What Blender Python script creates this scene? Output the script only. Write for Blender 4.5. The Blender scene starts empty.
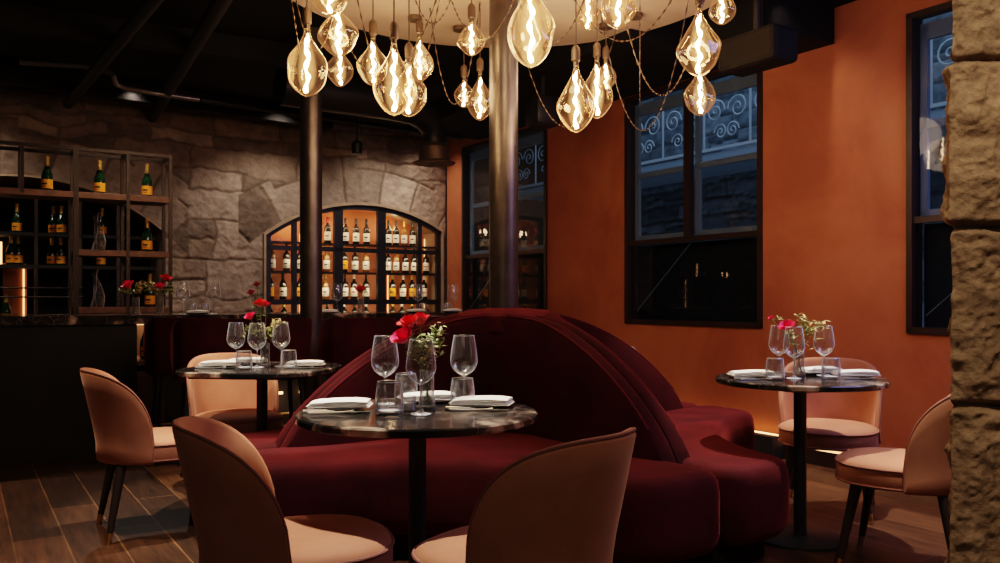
import bpy, bmesh, math, random
import numpy as np
from mathutils import Vector, Matrix
random.seed(7); rng = np.random.default_rng(5)
PI = math.pi
scn = bpy.context.scene
col = scn.collection
H = 1.12; F = 850.0; HY = 299.0

def at(px, Y):
    return (px - 500) * Y / F
def zz(py, Y):
    return H + (HY - py) * Y / F

# ------------------------------------------------------------------ materials
def mat(name):
    m = bpy.data.materials.new(name); m.use_nodes = True
    nt = m.node_tree; nt.nodes.clear()
    out = nt.nodes.new('ShaderNodeOutputMaterial')
    return m, nt, out
def N(nt, t, **kw):
    n = nt.nodes.new(t)
    for k, v in kw.items():
        if k.startswith('i_'): n.inputs[k[2:].replace('_', ' ')].default_value = v
        else: setattr(n, k, v)
    return n
def ramp(nt, stops):
    r = nt.nodes.new('ShaderNodeValToRGB')
    while len(r.color_ramp.elements) < len(stops): r.color_ramp.elements.new(0.5)
    for e, (p, c) in zip(r.color_ramp.elements, stops):
        e.position = p; e.color = (*c, 1)
    return r
def principled(name, colr, rough=.5, metal=0, spec=.5, sheen=0, sheen_col=None, noise=None, bump=None, coat=0, emis=None):
    """noise=(scale, second colour, detail) mixes two colours; bump=(scale,strength)"""
    m, nt, out = mat(name); L = nt.links
    b = N(nt, 'ShaderNodeBsdfPrincipled')
    b.inputs['Base Color'].default_value = (*colr, 1)
    b.inputs['Roughness'].default_value = rough
    b.inputs['Metallic'].default_value = metal
    b.inputs['Specular IOR Level'].default_value = spec
    b.inputs['Coat Weight'].default_value = coat
    if sheen:
        b.inputs['Sheen Weight'].default_value = sheen
        b.inputs['Sheen Roughness'].default_value = .35
        b.inputs['Sheen Tint'].default_value = (*(sheen_col or colr), 1)
    tc = N(nt, 'ShaderNodeTexCoord')
    if noise:
        n = N(nt, 'ShaderNodeTexNoise'); n.inputs['Scale'].default_value = noise[0]; n.inputs['Detail'].default_value = noise[2] if len(noise) > 2 else 4
        L.new(tc.outputs['Object'], n.inputs['Vector'])
        r = ramp(nt, [(.35, colr), (.65, noise[1])])
        L.new(n.outputs['Fac'], r.inputs['Fac']); L.new(r.outputs['Color'], b.inputs['Base Color'])
    if bump:
        n2 = N(nt, 'ShaderNodeTexNoise'); n2.inputs['Scale'].default_value = bump[0]; n2.inputs['Detail'].default_value = 5
        L.new(tc.outputs['Object'], n2.inputs['Vector'])
        bp = N(nt, 'ShaderNodeBump'); bp.inputs['Strength'].default_value = bump[1]; bp.inputs['Distance'].default_value = .02
        L.new(n2.outputs['Fac'], bp.inputs['Height']); L.new(bp.outputs['Normal'], b.inputs['Normal'])
    if emis:
        b.inputs['Emission Color'].default_value = (*emis[0], 1); b.inputs['Emission Strength'].default_value = emis[1]
    L.new(b.outputs[0], out.inputs[0])
    return m
def emission(name, c, s):
    m, nt, out = mat(name); e = N(nt, 'ShaderNodeEmission'); e.inputs[0].default_value = (*c, 1); e.inputs[1].default_value = s
    nt.links.new(e.outputs[0], out.inputs[0]); return m
def thin_glass(name, tint=(1, 1, 1), refl=(1, 1, 1), base=.06, edge=.7, glow=None, rough=.02, power=2.2, edge_glint=0.0):
    m, nt, out = mat(name); L = nt.links
    tr = N(nt, 'ShaderNodeBsdfTransparent'); tr.inputs[0].default_value = (*tint, 1)
    gl = N(nt, 'ShaderNodeBsdfGlossy'); gl.inputs['Color'].default_value = (*refl, 1); gl.inputs['Roughness'].default_value = rough
    lw = N(nt, 'ShaderNodeLayerWeight'); lw.inputs['Blend'].default_value = .5
    pw = N(nt, 'ShaderNodeMath', operation='POWER'); pw.inputs[1].default_value = power
    mr = N(nt, 'ShaderNodeMapRange'); mr.inputs['To Min'].default_value = base; mr.inputs['To Max'].default_value = edge
    L.new(lw.outputs['Facing'], pw.inputs[0]); L.new(pw.outputs[0], mr.inputs['Value'])
    mx = N(nt, 'ShaderNodeMixShader'); L.new(mr.outputs[0], mx.inputs[0]); L.new(tr.outputs[0], mx.inputs[1]); L.new(gl.outputs[0], mx.inputs[2])
    last = mx
    if edge_glint:
        df = N(nt, 'ShaderNodeBsdfDiffuse'); df.inputs[0].default_value = (.9, .92, .95, 1)  # white diffuse painted into the edges, standing in for glints on the glass
        p2 = N(nt, 'ShaderNodeMath', operation='POWER'); p2.inputs[1].default_value = 3.5; L.new(lw.outputs['Facing'], p2.inputs[0])
        m3 = N(nt, 'ShaderNodeMath', operation='MULTIPLY_ADD'); m3.inputs[1].default_value = edge_glint; m3.inputs[2].default_value = edge_glint * .03; L.new(p2.outputs[0], m3.inputs[0])
        mx2 = N(nt, 'ShaderNodeMixShader'); L.new(m3.outputs[0], mx2.inputs[0]); L.new(mx.outputs[0], mx2.inputs[1]); L.new(df.outputs[0], mx2.inputs[2]); last = mx2; mx = mx2
    if glow:
        em = N(nt, 'ShaderNodeEmission'); em.inputs[0].default_value = (*glow[0], 1)
        mr2 = N(nt, 'ShaderNodeMapRange'); mr2.inputs['To Min'].default_value = glow[1]; mr2.inputs['To Max'].default_value = glow[2]
        L.new(pw.outputs[0], mr2.inputs['Value']); L.new(mr2.outputs[0], em.inputs[1])
        ad = N(nt, 'ShaderNodeAddShader'); L.new(mx.outputs[0], ad.inputs[0]); L.new(em.outputs[0], ad.inputs[1]); last = ad
    L.new(last.outputs[0], out.inputs[0]); return m

M = {}
M['pink'] = principled('pink_velvet', (.40, .160, .085), .75, sheen=.4, sheen_col=(.9, .5, .34), noise=(7, (.47, .195, .105), 3), bump=(160, .05), spec=.2)
M['pink_piping'] = principled('pink_piping', (.27, .10, .065), .7, sheen=.3)
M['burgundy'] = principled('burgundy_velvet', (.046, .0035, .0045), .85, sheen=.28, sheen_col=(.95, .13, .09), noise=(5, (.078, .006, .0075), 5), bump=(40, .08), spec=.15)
M['burgundy_shade'] = principled('burgundy_velvet_shaded', (.026, .002, .0028), .9, sheen=.20, sheen_col=(.9, .12, .09), noise=(5, (.042, .0035, .0045), 5), bump=(40, .08), spec=.1)  # darker copy of the same velvet, shade on the sofa backs painted in
M['burgundy_dark'] = principled('burgundy_piping', (.09, .008, .012), .8, sheen=.3, sheen_col=(.7, .1, .1), spec=.1)
M['black'] = principled('black_metal', (.012, .011, .011), .45, spec=.4)
M['matte_black'] = principled('matte_black', (.009, .0075, .007), .8, spec=.2, bump=(30, .1))
M['panel'] = principled('dark_panel', (.014, .012, .011), .6, spec=.3, noise=(3, (.02, .017, .015)))
M['legwood'] = principled('dark_leg_wood', (.03, .016, .011), .35, spec=.5)
M['brass'] = principled('brass', (.75, .50, .22), .3, metal=1)
M['steel'] = principled('steel', (.55, .53, .50), .28, metal=1)
M['column'] = principled('bronze_steel', (.155, .13, .112), .38, metal=.85, noise=(9, (.11, .09, .078)), bump=(8, .05))
M['napkin'] = principled('napkin_linen', (.93, .87, .77), .9, sheen=.2, bump=(120, .1))
M['porcelain'] = principled('dark_plate', (.03, .028, .027), .2, spec=.6)
M['white_plate'] = principled('white_plate', (.7, .66, .58), .3)
M['cap'] = principled('lamp_cap', (.16, .11, .07), .5, metal=.6)
M['chain'] = principled('chain_brass', (.13, .09, .06), .5, metal=.6)
M['cord'] = principled('lamp_cord', (.07, .045, .03), .7)
M['disc'] = principled('ceiling_plaster', (.50, .37, .29), .9, noise=(2.5, (.58, .44, .33)))
M['winebody'] = principled('dark_wine_glass', (.012, .012, .008), .12, spec=.6)
M['amberwine'] = principled('amber_wine_glass', (.22, .09, .02), .15, spec=.6)
M['champ'] = principled('champagne_green', (.006, .026, .010), .10, spec=.8)
M['gold'] = principled('gold_foil', (.62, .40, .10), .4, metal=.5)
M['yellow_label'] = principled('yellow_label', (.85, .33, .015), .6)
M['white_label'] = principled('white_label', (.85, .80, .68), .6)
M['red_mark'] = principled('red_mark', (.6, .02, .02), .6)
M['black_mark'] = principled('black_mark', (.03, .02, .02), .6)
M['foil_red'] = principled('foil_red', (.35, .02, .02), .35, metal=.4)
M['foil_black'] = principled('foil_black', (.02, .02, .02), .35)
M['foil_white'] = principled('foil_white', (.8, .75, .7), .4)
M['rose'] = principled('rose_petal', (.62, .010, .016), .6, sheen=.2)
M['pinkrose'] = principled('pink_petal', (.75, .018, .10), .6, sheen=.2)
M['darkrose'] = principled('dark_petal', (.16, .006, .012), .6)
M['stem'] = principled('green_stem', (.08, .14, .03), .6)
M['leaf'] = principled('green_leaf', (.24, .32, .09), .6, noise=(20, (.44, .46, .17)))
M['dryleaf'] = principled('yellow_leaf', (.62, .46, .17), .6, noise=(20, (.42, .34, .14)))
M['wood'] = principled('shelf_wood', (.13, .055, .028), .5, noise=(14, (.20, .088, .045)))
M['frame_metal'] = principled('frame_metal', (.045, .034, .028), .4, metal=.6)
M['cabinet'] = principled('cabinet_metal', (.012, .013, .016), .4, spec=.5)
M['winframe'] = principled('window_bronze', (.030, .012, .008), .45)
M['sash'] = principled('self_lit_sash_paint', (.16, .20, .25), .6, emis=((.30, .42, .60), .016))  # faint blue self-emission paints in the light falling on the frames
M['iron'] = principled('self_lit_wrought_iron', (.30, .34, .38), .6, emis=((.45, .55, .62), .012))  # slight self-emission paints dusk light onto the railing
M['night'] = principled('night_glass', (.010, .014, .020), .6, spec=.1)
M['water'] = thin_glass('water', (.93, .95, .93), base=.08, edge=.5)
M['glass'] = thin_glass('clear_glass', (.965, .965, .965), base=.06, edge=.9, power=1.8, rough=.06, edge_glint=1.0)
M['glass_thick'] = thin_glass('clear_tumbler_glass', (.95, .955, .96), base=.08, edge=.9, power=1.6, rough=.06, edge_glint=.9)
M['bulbglass'] = thin_glass('amber_bulb_glass', (.95, .86, .76), refl=(1, .85, .65), base=.07, edge=.85, glow=((1, .45, .19), .028, .21), power=2.4)  # glow term puts lamp light into the glass as emission
M['filament'] = emission('filament_glow', (1, .66, .36), 60)
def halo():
    m, nt, out = mat('painted_filament_haze'); L = nt.links  # soft glow round the filament, painted as facing-weighted emission
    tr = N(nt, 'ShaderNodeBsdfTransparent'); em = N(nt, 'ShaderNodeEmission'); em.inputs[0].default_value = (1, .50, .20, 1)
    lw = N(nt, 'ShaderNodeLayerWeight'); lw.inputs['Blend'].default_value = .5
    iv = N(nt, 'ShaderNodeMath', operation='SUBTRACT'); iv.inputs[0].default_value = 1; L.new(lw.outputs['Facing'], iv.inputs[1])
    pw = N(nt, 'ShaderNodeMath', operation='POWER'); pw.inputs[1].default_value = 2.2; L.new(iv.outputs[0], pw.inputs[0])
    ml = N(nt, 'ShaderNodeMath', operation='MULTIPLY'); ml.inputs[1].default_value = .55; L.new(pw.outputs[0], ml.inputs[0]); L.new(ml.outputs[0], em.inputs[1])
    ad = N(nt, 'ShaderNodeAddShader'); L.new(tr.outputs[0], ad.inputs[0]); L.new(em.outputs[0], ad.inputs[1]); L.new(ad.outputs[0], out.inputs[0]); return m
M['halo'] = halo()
M['led'] = emission('led_glow', (1, .50, .20), 4.5)
M['led_soft'] = emission('led_glow_soft', (1, .50, .20), 3)
M['pane'] = thin_glass('window_pane', (.80, .84, .88), refl=(.6, .6, .65), base=.03, edge=.4)
M['cabpane'] = thin_glass('cabinet_pane', (.95, .93, .90), base=.03, edge=.4)
M['silver_pipe'] = principled('silver_pipe', (.35, .33, .31), .35, metal=.9)

def marble():
    m, nt, out = mat('dark_marble'); L = nt.links
    b = N(nt, 'ShaderNodeBsdfPrincipled'); b.inputs['Roughness'].default_value = .13; b.inputs['Specular IOR Level'].default_value = .32
    tc = N(nt, 'ShaderNodeTexCoord')
    n = N(nt, 'ShaderNodeTexNoise'); n.inputs['Scale'].default_value = 3.2; n.inputs['Detail'].default_value = 8; n.inputs['Distortion'].default_value = 1.8
    L.new(tc.outputs['Object'], n.inputs['Vector'])
    r = ramp(nt, [(.42, (.010, .009, .008)), (.53, (.030, .023, .019)), (.585, (.07, .05, .038)), (.63, (.30, .22, .16)), (.71, (.48, .39, .31))])
    L.new(n.outputs['Fac'], r.inputs['Fac'])
    n2 = N(nt, 'ShaderNodeTexVoronoi', feature='DISTANCE_TO_EDGE'); n2.inputs['Scale'].default_value = 7
    n3 = N(nt, 'ShaderNodeTexNoise'); n3.inputs['Scale'].default_value = 6; n3.inputs['Detail'].default_value = 4
    L.new(tc.outputs['Object'], n3.inputs['Vector'])
    mxv = N(nt, 'ShaderNodeMix', data_type='VECTOR'); mxv.inputs[0].default_value = .25
    L.new(tc.outputs['Object'], mxv.inputs[4]); L.new(n3.outputs['Color'], mxv.inputs[5]); L.new(mxv.outputs[1], n2.inputs['Vector'])
    r2 = ramp(nt, [(0, (.30, .25, .21)), (.018, (0, 0, 0))]); L.new(n2.outputs['Distance'], r2.inputs['Fac'])
    ad = N(nt, 'ShaderNodeMix', data_type='RGBA', blend_type='ADD'); ad.inputs[0].default_value = .5
    L.new(r.outputs[0], ad.inputs[6]); L.new(r2.outputs[0], ad.inputs[7]); L.new(ad.outputs[2], b.inputs['Base Color'])
    L.new(b.outputs[0], out.inputs[0]); return m
M['marble'] = marble()

def stone_mat(name, bumpscale=22, strength=.5, tint=(1, 1, 1)):
    m, nt, out = mat(name); L = nt.links
    b = N(nt, 'ShaderNodeBsdfPrincipled'); b.inputs['Roughness'].default_value = .95; b.inputs['Specular IOR Level'].default_value = .15
    at_ = N(nt, 'ShaderNodeAttribute'); at_.attribute_name = 'stone'
    tc = N(nt, 'ShaderNodeTexCoord')
    n = N(nt, 'ShaderNodeTexNoise'); n.inputs['Scale'].default_value = bumpscale; n.inputs['Detail'].default_value = 8; n.inputs['Roughness'].default_value = .65
    L.new(tc.outputs['Object'], n.inputs['Vector'])
    r = ramp(nt, [(.3, (.62, .60, .58)), (.7, (1.2, 1.15, 1.1))]); L.new(n.outputs['Fac'], r.inputs['Fac'])
    mx = N(nt, 'ShaderNodeMix', data_type='RGBA', blend_type='MULTIPLY'); mx.inputs[0].default_value = 1
    L.new(at_.outputs['Color'], mx.inputs[6]); L.new(r.outputs[0], mx.inputs[7]); L.new(mx.outputs[2], b.inputs['Base Color'])
    bp = N(nt, 'ShaderNodeBump'); bp.inputs['Strength'].default_value = strength; bp.inputs['Distance'].default_value = .03
    L.new(n.outputs['Fac'], bp.inputs['Height']); L.new(bp.outputs[0], b.inputs['Normal']); L.new(b.outputs[0], out.inputs[0]); return m
M['stone'] = stone_mat('rubble_stone', 9, .55)
M['outstone'] = stone_mat('outside_stone', 9, .4)
M['pillar_stone'] = stone_mat('pillar_stone', 26, .5)

def plaster():
    m, nt, out = mat('orange_plaster'); L = nt.links
    b = N(nt, 'ShaderNodeBsdfPrincipled'); b.inputs['Roughness'].default_value = .75; b.inputs['Specular IOR Level'].default_value = .25
    tc = N(nt, 'ShaderNodeTexCoord')
    n = N(nt, 'ShaderNodeTexNoise'); n.inputs['Scale'].default_value = 1.3; n.inputs['Detail'].default_value = 8; n.inputs['Roughness'].default_value = .6; n.inputs['Distortion'].default_value = .6
    L.new(tc.outputs['Object'], n.inputs['Vector'])
    r = ramp(nt, [(.32, (.42, .128, .056)), (.5, (.52, .170, .076)), (.70, (.60, .225, .104))]); L.new(n.outputs['Fac'], r.inputs['Fac'])
    L.new(r.outputs[0], b.inputs['Base Color'])
    n2 = N(nt, 'ShaderNodeTexNoise'); n2.inputs['Scale'].default_value = 14; n2.inputs['Detail'].default_value = 6
    L.new(tc.outputs['Object'], n2.inputs['Vector'])
    bp = N(nt, 'ShaderNodeBump'); bp.inputs['Strength'].default_value = .12; bp.inputs['Distance'].default_value = .01
    L.new(n2.outputs['Fac'], bp.inputs['Height']); L.new(bp.outputs[0], b.inputs['Normal'])
    L.new(b.outputs[0], out.inputs[0]); return m
M['plaster'] = plaster()
M['copper'] = principled('copper_backing', (.50, .17, .06), .5, noise=(2, (.42, .12, .04)))

def floor_mat():
    m, nt, out = mat('dark_wood_floor'); L = nt.links
    b = N(nt, 'ShaderNodeBsdfPrincipled'); b.inputs['Roughness'].default_value = .42; b.inputs['Specular IOR Level'].default_value = .35
    tc = N(nt, 'ShaderNodeTexCoord')
    mp = N(nt, 'ShaderNodeMapping'); mp.inputs['Rotation'].default_value = (0, 0, math.radians(57.5)); L.new(tc.outputs['Object'], mp.inputs['Vector'])
    br = N(nt, 'ShaderNodeTexBrick'); br.inputs['Scale'].default_value = 1; br.inputs['Brick Width'].default_value = 1.5; br.inputs['Row Height'].default_value = .21
    br.inputs['Mortar Size'].default_value = .004; br.inputs['Color1'].default_value = (.050, .024, .012, 1); br.inputs['Color2'].default_value = (.15, .068, .032, 1)
    br.inputs['Mortar'].default_value = (.22, .11, .05, 1); br.inputs['Bias'].default_value = -.1; br.offset = .4
    L.new(mp.outputs[0], br.inputs['Vector'])
    mp2 = N(nt, 'ShaderNodeMapping'); mp2.inputs['Scale'].default_value = (1.5, 14, 1); L.new(mp.outputs[0], mp2.inputs['Vector'])
    n = N(nt, 'ShaderNodeTexNoise'); n.inputs['Scale'].default_value = 2; n.inputs['Detail'].default_value = 9; n.inputs['Roughness'].default_value = .65; L.new(mp2.outputs[0], n.inputs['Vector'])
    r = ramp(nt, [(.3, (.35, .33, .31)), (.7, (1.25, 1.15, 1.05))]); L.new(n.outputs['Fac'], r.inputs['Fac'])
    mx = N(nt, 'ShaderNodeMix', data_type='RGBA', blend_type='MULTIPLY'); mx.inputs[0].default_value = .9
    L.new(br.outputs['Color'], mx.inputs[6]); L.new(r.outputs[0], mx.inputs[7]); L.new(mx.outputs[2], b.inputs['Base Color'])
    bp = N(nt, 'ShaderNodeBump'); bp.inputs['Strength'].default_value = .25; bp.inputs['Distance'].default_value = .005
    L.new(n.outputs['Fac'], bp.inputs['Height']); L.new(bp.outputs[0], b.inputs['Normal'])
    L.new(b.outputs[0], out.inputs[0]); return m
M['floor'] = floor_mat()

# ------------------------------------------------------------------ mesh helpers
class MB:
    def __init__(s): s.v = []; s.f = []
    def add(s, vs, fs):
        o = len(s.v); s.v += [tuple(p) for p in vs]; s.f += [tuple(i + o for i in f) for f in fs]; return s
    def box(s, c, d, rz=0, bev=0):
        bm = bmesh.new(); bmesh.ops.create_cube(bm, size=1)
        bmesh.ops.scale(bm, vec=d, verts=bm.verts)
        if bev: bmesh.ops.bevel(bm, geom=bm.edges[:], offset=bev, segments=2, affect='EDGES', profile=.5)
        R = Matrix.Rotation(rz, 4, 'Z')
        vs = [tuple(Vector(c) + R @ v.co) for v in bm.verts]; fs = [[v.index for v in f.verts] for f in bm.faces]
        bm.free(); return s.add(vs, fs)
    def lathe(s, prof, seg=24, c=(0, 0, 0), cap0=True, cap1=True):
        vs = []; fs = []; n = len(prof)
        for r, z in prof:
            for k in range(seg):
                a = 2 * PI * k / seg; vs.append((c[0] + r * math.cos(a), c[1] + r * math.sin(a), c[2] + z))
        for i in range(n - 1):
            for k in range(seg):
                k2 = (k + 1) % seg; fs.append((i * seg + k, i * seg + k2, (i + 1) * seg + k2, (i + 1) * seg + k))
        if cap0 and prof[0][0] > 1e-5: fs.append(tuple(reversed(range(seg))))
        if cap1 and prof[-1][0] > 1e-5: fs.append(tuple(range((n - 1) * seg, n * seg)))
        return s.add(vs, fs)
    def tube(s, pts, r, seg=8, caps=True):
        pts = [Vector(p) for p in pts]; n = len(pts); rr = r if isinstance(r, (list, tuple)) else [r] * n
        vs = []; fs = []; up = None
        for i, p in enumerate(pts):
            d = (pts[min(i + 1, n - 1)] - pts[max(i - 1, 0)])
            if d.length < 1e-9: d = Vector((0, 0, 1))
            d.normalize()
            if up is None: up = Vector((0, 0, 1)) if abs(d.z) < .9 else Vector((1, 0, 0))
            a = d.cross(up)
            if a.length < 1e-6: a = d.cross(Vector((.3, 1, .2)))
            a.normalize(); b = a.cross(d).normalized(); up = b
            for k in range(seg):
                t = 2 * PI * k / seg; vs.append(p + a * (math.cos(t) * rr[i]) + b * (math.sin(t) * rr[i]))
        for i in range(n - 1):
            for k in range(seg):
                k2 = (k + 1) % seg; fs.append((i * seg + k, i * seg + k2, (i + 1) * seg + k2, (i + 1) * seg + k))
        if caps: fs.append(tuple(reversed(range(seg)))); fs.append(tuple(range((n - 1) * seg, n * seg)))
        return s.add(vs, fs)
    def beam(s, a, b, w, h):
        """rectangular bar from a to b, w horizontal, h vertical-ish"""
        a = Vector(a); b = Vector(b); d = (b - a).normalized()
        up = Vector((0, 0, 1)) if abs(d.z) < .95 else Vector((0, 1, 0))
        x = d.cross(up).normalized(); y = x.cross(d).normalized()
        vs = []
        for p in (a, b):
            for sx, sy in ((-1, -1), (1, -1), (1, 1), (-1, 1)): vs.append(p + x * sx * w / 2 + y * sy * h / 2)
        return s.add(vs, [(0, 3, 2, 1), (4, 5, 6, 7), (0, 1, 5, 4), (1, 2, 6, 5), (2, 3, 7, 6), (3, 0, 4, 7)])
def obj(name, mb, m, parent=None, smooth=True, angle=40, **props):
    me = bpy.data.meshes.new(name); me.from_pydata(mb.v, [], mb.f); me.validate()
    bm = bmesh.new(); bm.from_mesh(me); bmesh.ops.recalc_face_normals(bm, faces=bm.faces); big = [f for f in bm.faces if len(f.verts) > 30]
    if big: bmesh.ops.triangulate(bm, faces=big)
    bm.to_mesh(me); bm.free()
    me.materials.append(m if not isinstance(m, str) else M[m])
    if smooth:
        me.shade_smooth()
        try: me.set_sharp_from_angle(angle=math.radians(angle))
        except Exception: pass
    o = bpy.data.objects.new(name, me); col.objects.link(o)
    if parent: o.parent = parent
    for k, v in props.items(): o[k] = v
    return o
def thing(name, label, cat, loc=(0, 0, 0), rz=0, group=None):
    o = bpy.data.objects.new(name, None); col.objects.link(o); o.empty_display_size = .1
    o.location = loc; o.rotation_euler = (0, 0, rz); o['label'] = label; o['category'] = cat
    if group: o['group'] = group
    return o
def tag(o, label, cat, group=None):
    o['label'] = label; o['category'] = cat
    if group: o['group'] = group
    return o
def struct(name, mb, m, parent=None, **k):
    o = obj(name, mb, m, parent, **k)
    if not parent: o['kind'] = 'structure'
    return o
def dup(root, label=None, loc=None, rz=None, group=None, parent=None):
    c = root.copy(); col.objects.link(c)
    if parent: c.parent = parent
    if loc is not None: c.location = loc
    if rz is not None: c.rotation_euler = (0, 0, rz)
    if label: c['label'] = label
    if group: c['group'] = group
    for ch in list(root.children): dup(ch, parent=c)
    return c
used = set()
def place(proto, label, loc, rz=0, group=None):
    if proto.name in used: return dup(proto, label, loc, rz, group)
    used.add(proto.name); proto.location = loc; proto.rotation_euler = (0, 0, rz); proto['label'] = label
    if group: proto['group'] = group
    return proto

# ------------------------------------------------------------------ room frames of reference
CN = Vector((-.63, 10.1, 0))                    # corner between stone wall and orange wall
U = Vector((-.843, -.538, 0)); NS = Vector((.538, -.843, 0))     # along stone wall, its normal into the room
E = Vector((.538, -.843, 0)); NE = Vector((-.843, -.538, 0))     # along orange wall, its normal into the room
CEIL = 3.05
def S(u, v, d=0): return CN + U * u + NS * d + Vector((0, 0, v))
def O(s, v, d=0): return CN + E * s + NE * d + Vector((0, 0, v))
def line_s(p0, d, px):
    k = (px - 500) / F
    return (k * p0[1] - p0[0]) / (d[0] - k * d[1])
def circle3(a, b, c):
    ax, ay = a; bx, by = b; cx, cy = c
    d = 2 * (ax * (by - cy) + bx * (cy - ay) + cx * (ay - by))
    ux = ((ax * ax + ay * ay) * (by - cy) + (bx * bx + by * by) * (cy - ay) + (cx * cx + cy * cy) * (ay - by)) / d
    uy = ((ax * ax + ay * ay) * (cx - bx) + (bx * bx + by * by) * (ax - cx) + (cx * cx + cy * cy) * (bx - ax)) / d
    return ux, uy, math.hypot(ax - ux, ay - uy)
A1 = (.06, 2.20); C1 = circle3((2.20, 1.81), (1.23, 2.19), (.06, 1.93))
A2 = (3.19, 6.0); C2 = circle3((3.19, 1.80), (3.51, 2.02), (4.60, 2.24))
def archtop(u, C): return C[1] + math.sqrt(max(C[2] ** 2 - (u - C[0]) ** 2, 0))

# ------------------------------------------------------------------ floor, ceiling
mb = MB(); mb.add([(-7, -1.5, 0), (6, -1.5, 0), (6, 12, 0), (-7, 12, 0)], [(0, 1, 2, 3)]); struct('floor', mb, 'floor')
fp = [O(-.13, 0, -.13), O(9.2, 0, -.13), Vector((4.4, -1.5, 0)), Vector((-7, -1.5, 0)), S(6.9, 0, 0), S(6.9, 0, -.6), S(-.13, 0, -.6)]
mb = MB(); nf = len(fp); mb.add([(p.x, p.y, CEIL) for p in fp] + [(p.x, p.y, CEIL + .2) for p in fp], [tuple(range(nf)), tuple(reversed(range(nf, 2 * nf)))] + [(i, (i + 1) % nf, nf + (i + 1) % nf, nf + i) for i in range(nf)])
struct('ceiling', mb, 'matte_black', smooth=False)

# ------------------------------------------------------------------ stone wall as one displaced surface
def smooth_noise(shape, cells, seed):
    r = np.random.default_rng(seed); g = r.random((cells[0] + 2, cells[1] + 2))
    y = np.linspace(0, cells[0], shape[0]); x = np.linspace(0, cells[1], shape[1])
    yi = y.astype(int); xi = x.astype(int); fy = y - yi; fx = x - xi
    fy = fy * fy * (3 - 2 * fy); fx = fx * fx * (3 - 2 * fx)
    a = g[np.ix_(yi, xi)]; b = g[np.ix_(yi, xi + 1)]; c = g[np.ix_(yi + 1, xi)]; d = g[np.ix_(yi + 1, xi + 1)]
    return (a * (1 - fx) + b * fx) * (1 - fy)[:, None] + (c * (1 - fx) + d * fx) * fy[:, None]
def stone_field(Ug, Vg, courses, wr, seed, arches=(), ring=.42):
    """returns cell id and edge distance for coursed rubble; arches get a ring of voussoirs"""
    r = np.random.default_rng(seed); shp = Ug.shape
    su = (smooth_noise(shp, (12, 26), seed + 1) - .5) * .10 + (smooth_noise(shp, (40, 90), seed + 3) - .5) * .03
    sv = (smooth_noise(shp, (10, 22), seed + 2) - .5) * .12 + (smooth_noise(shp, (40, 90), seed + 4) - .5) * .03
    u = Ug + su; v = Vg + sv
    ids = np.zeros(shp, int); dist = np.full(shp, 9.)
    edges = np.cumsum([0] + courses); ci = np.clip(np.searchsorted(edges, v.ravel()) - 1, 0, len(courses) - 1).reshape(shp)
    dv = np.minimum(v - edges[ci], edges[ci + 1] - v)
    for c in range(len(courses)):
        js = [-1.0]
        while js[-1] < Ug.max() + 1: js.append(js[-1] + r.uniform(*wr) * (.6 + courses[c] * 1.6))
        js = np.array(js); m = ci == c
        k = np.clip(np.searchsorted(js, u[m]) - 1, 0, len(js) - 2)
        # some blocks split in two beds
        split = r.random(len(js)) < .28; vv = v[m]; mid = edges[c] + courses[c] * (.35 + .3 * r.random(len(js)))
        du = np.minimum(u[m] - js[k], js[k + 1] - u[m]); d = np.minimum(du, dv[m])
        sp = split[k] & (courses[c] > .19); up = vv > mid[k]
        d = np.where(sp, np.minimum(d, np.abs(vv - mid[k])), d)
        ids[m] = c * 200 + k * 2 + (sp & up); dist[m] = d
    for n, (Cc, (ua, ub)) in enumerate(arches):
        rr = np.hypot(Ug - Cc[0], Vg - Cc[1]); an = np.arctan2(Vg - Cc[1], Ug - Cc[0])
        rg = ring + .10 * np.sin(np.floor(an * Cc[2] / .42) * 2.3)
        m = (rr > Cc[2]) & (rr < Cc[2] + rg) & (Ug > ua - .25) & (Ug < ub + .25) & (Vg > Cc[1] + .25)
        w = .40; t = an * Cc[2] / w + su * 1.2; k = np.floor(t); fr = t - k
        d = np.minimum(np.minimum(fr, 1 - fr) * w, (Cc[2] + rg) - rr)
        ids[m] = (5000 + n * 300 + k.astype(int))[m]; dist[m] = d[m]
        near = (~m) & (np.abs(rr - (Cc[2] + rg)) < .03) & (Ug > ua - .25) & (Ug < ub + .25) & (Vg > Cc[1] + .25)
        dist[near] = np.minimum(dist[near], np.abs(rr - Cc[2] - rg)[near])
    return ids, dist
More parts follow.
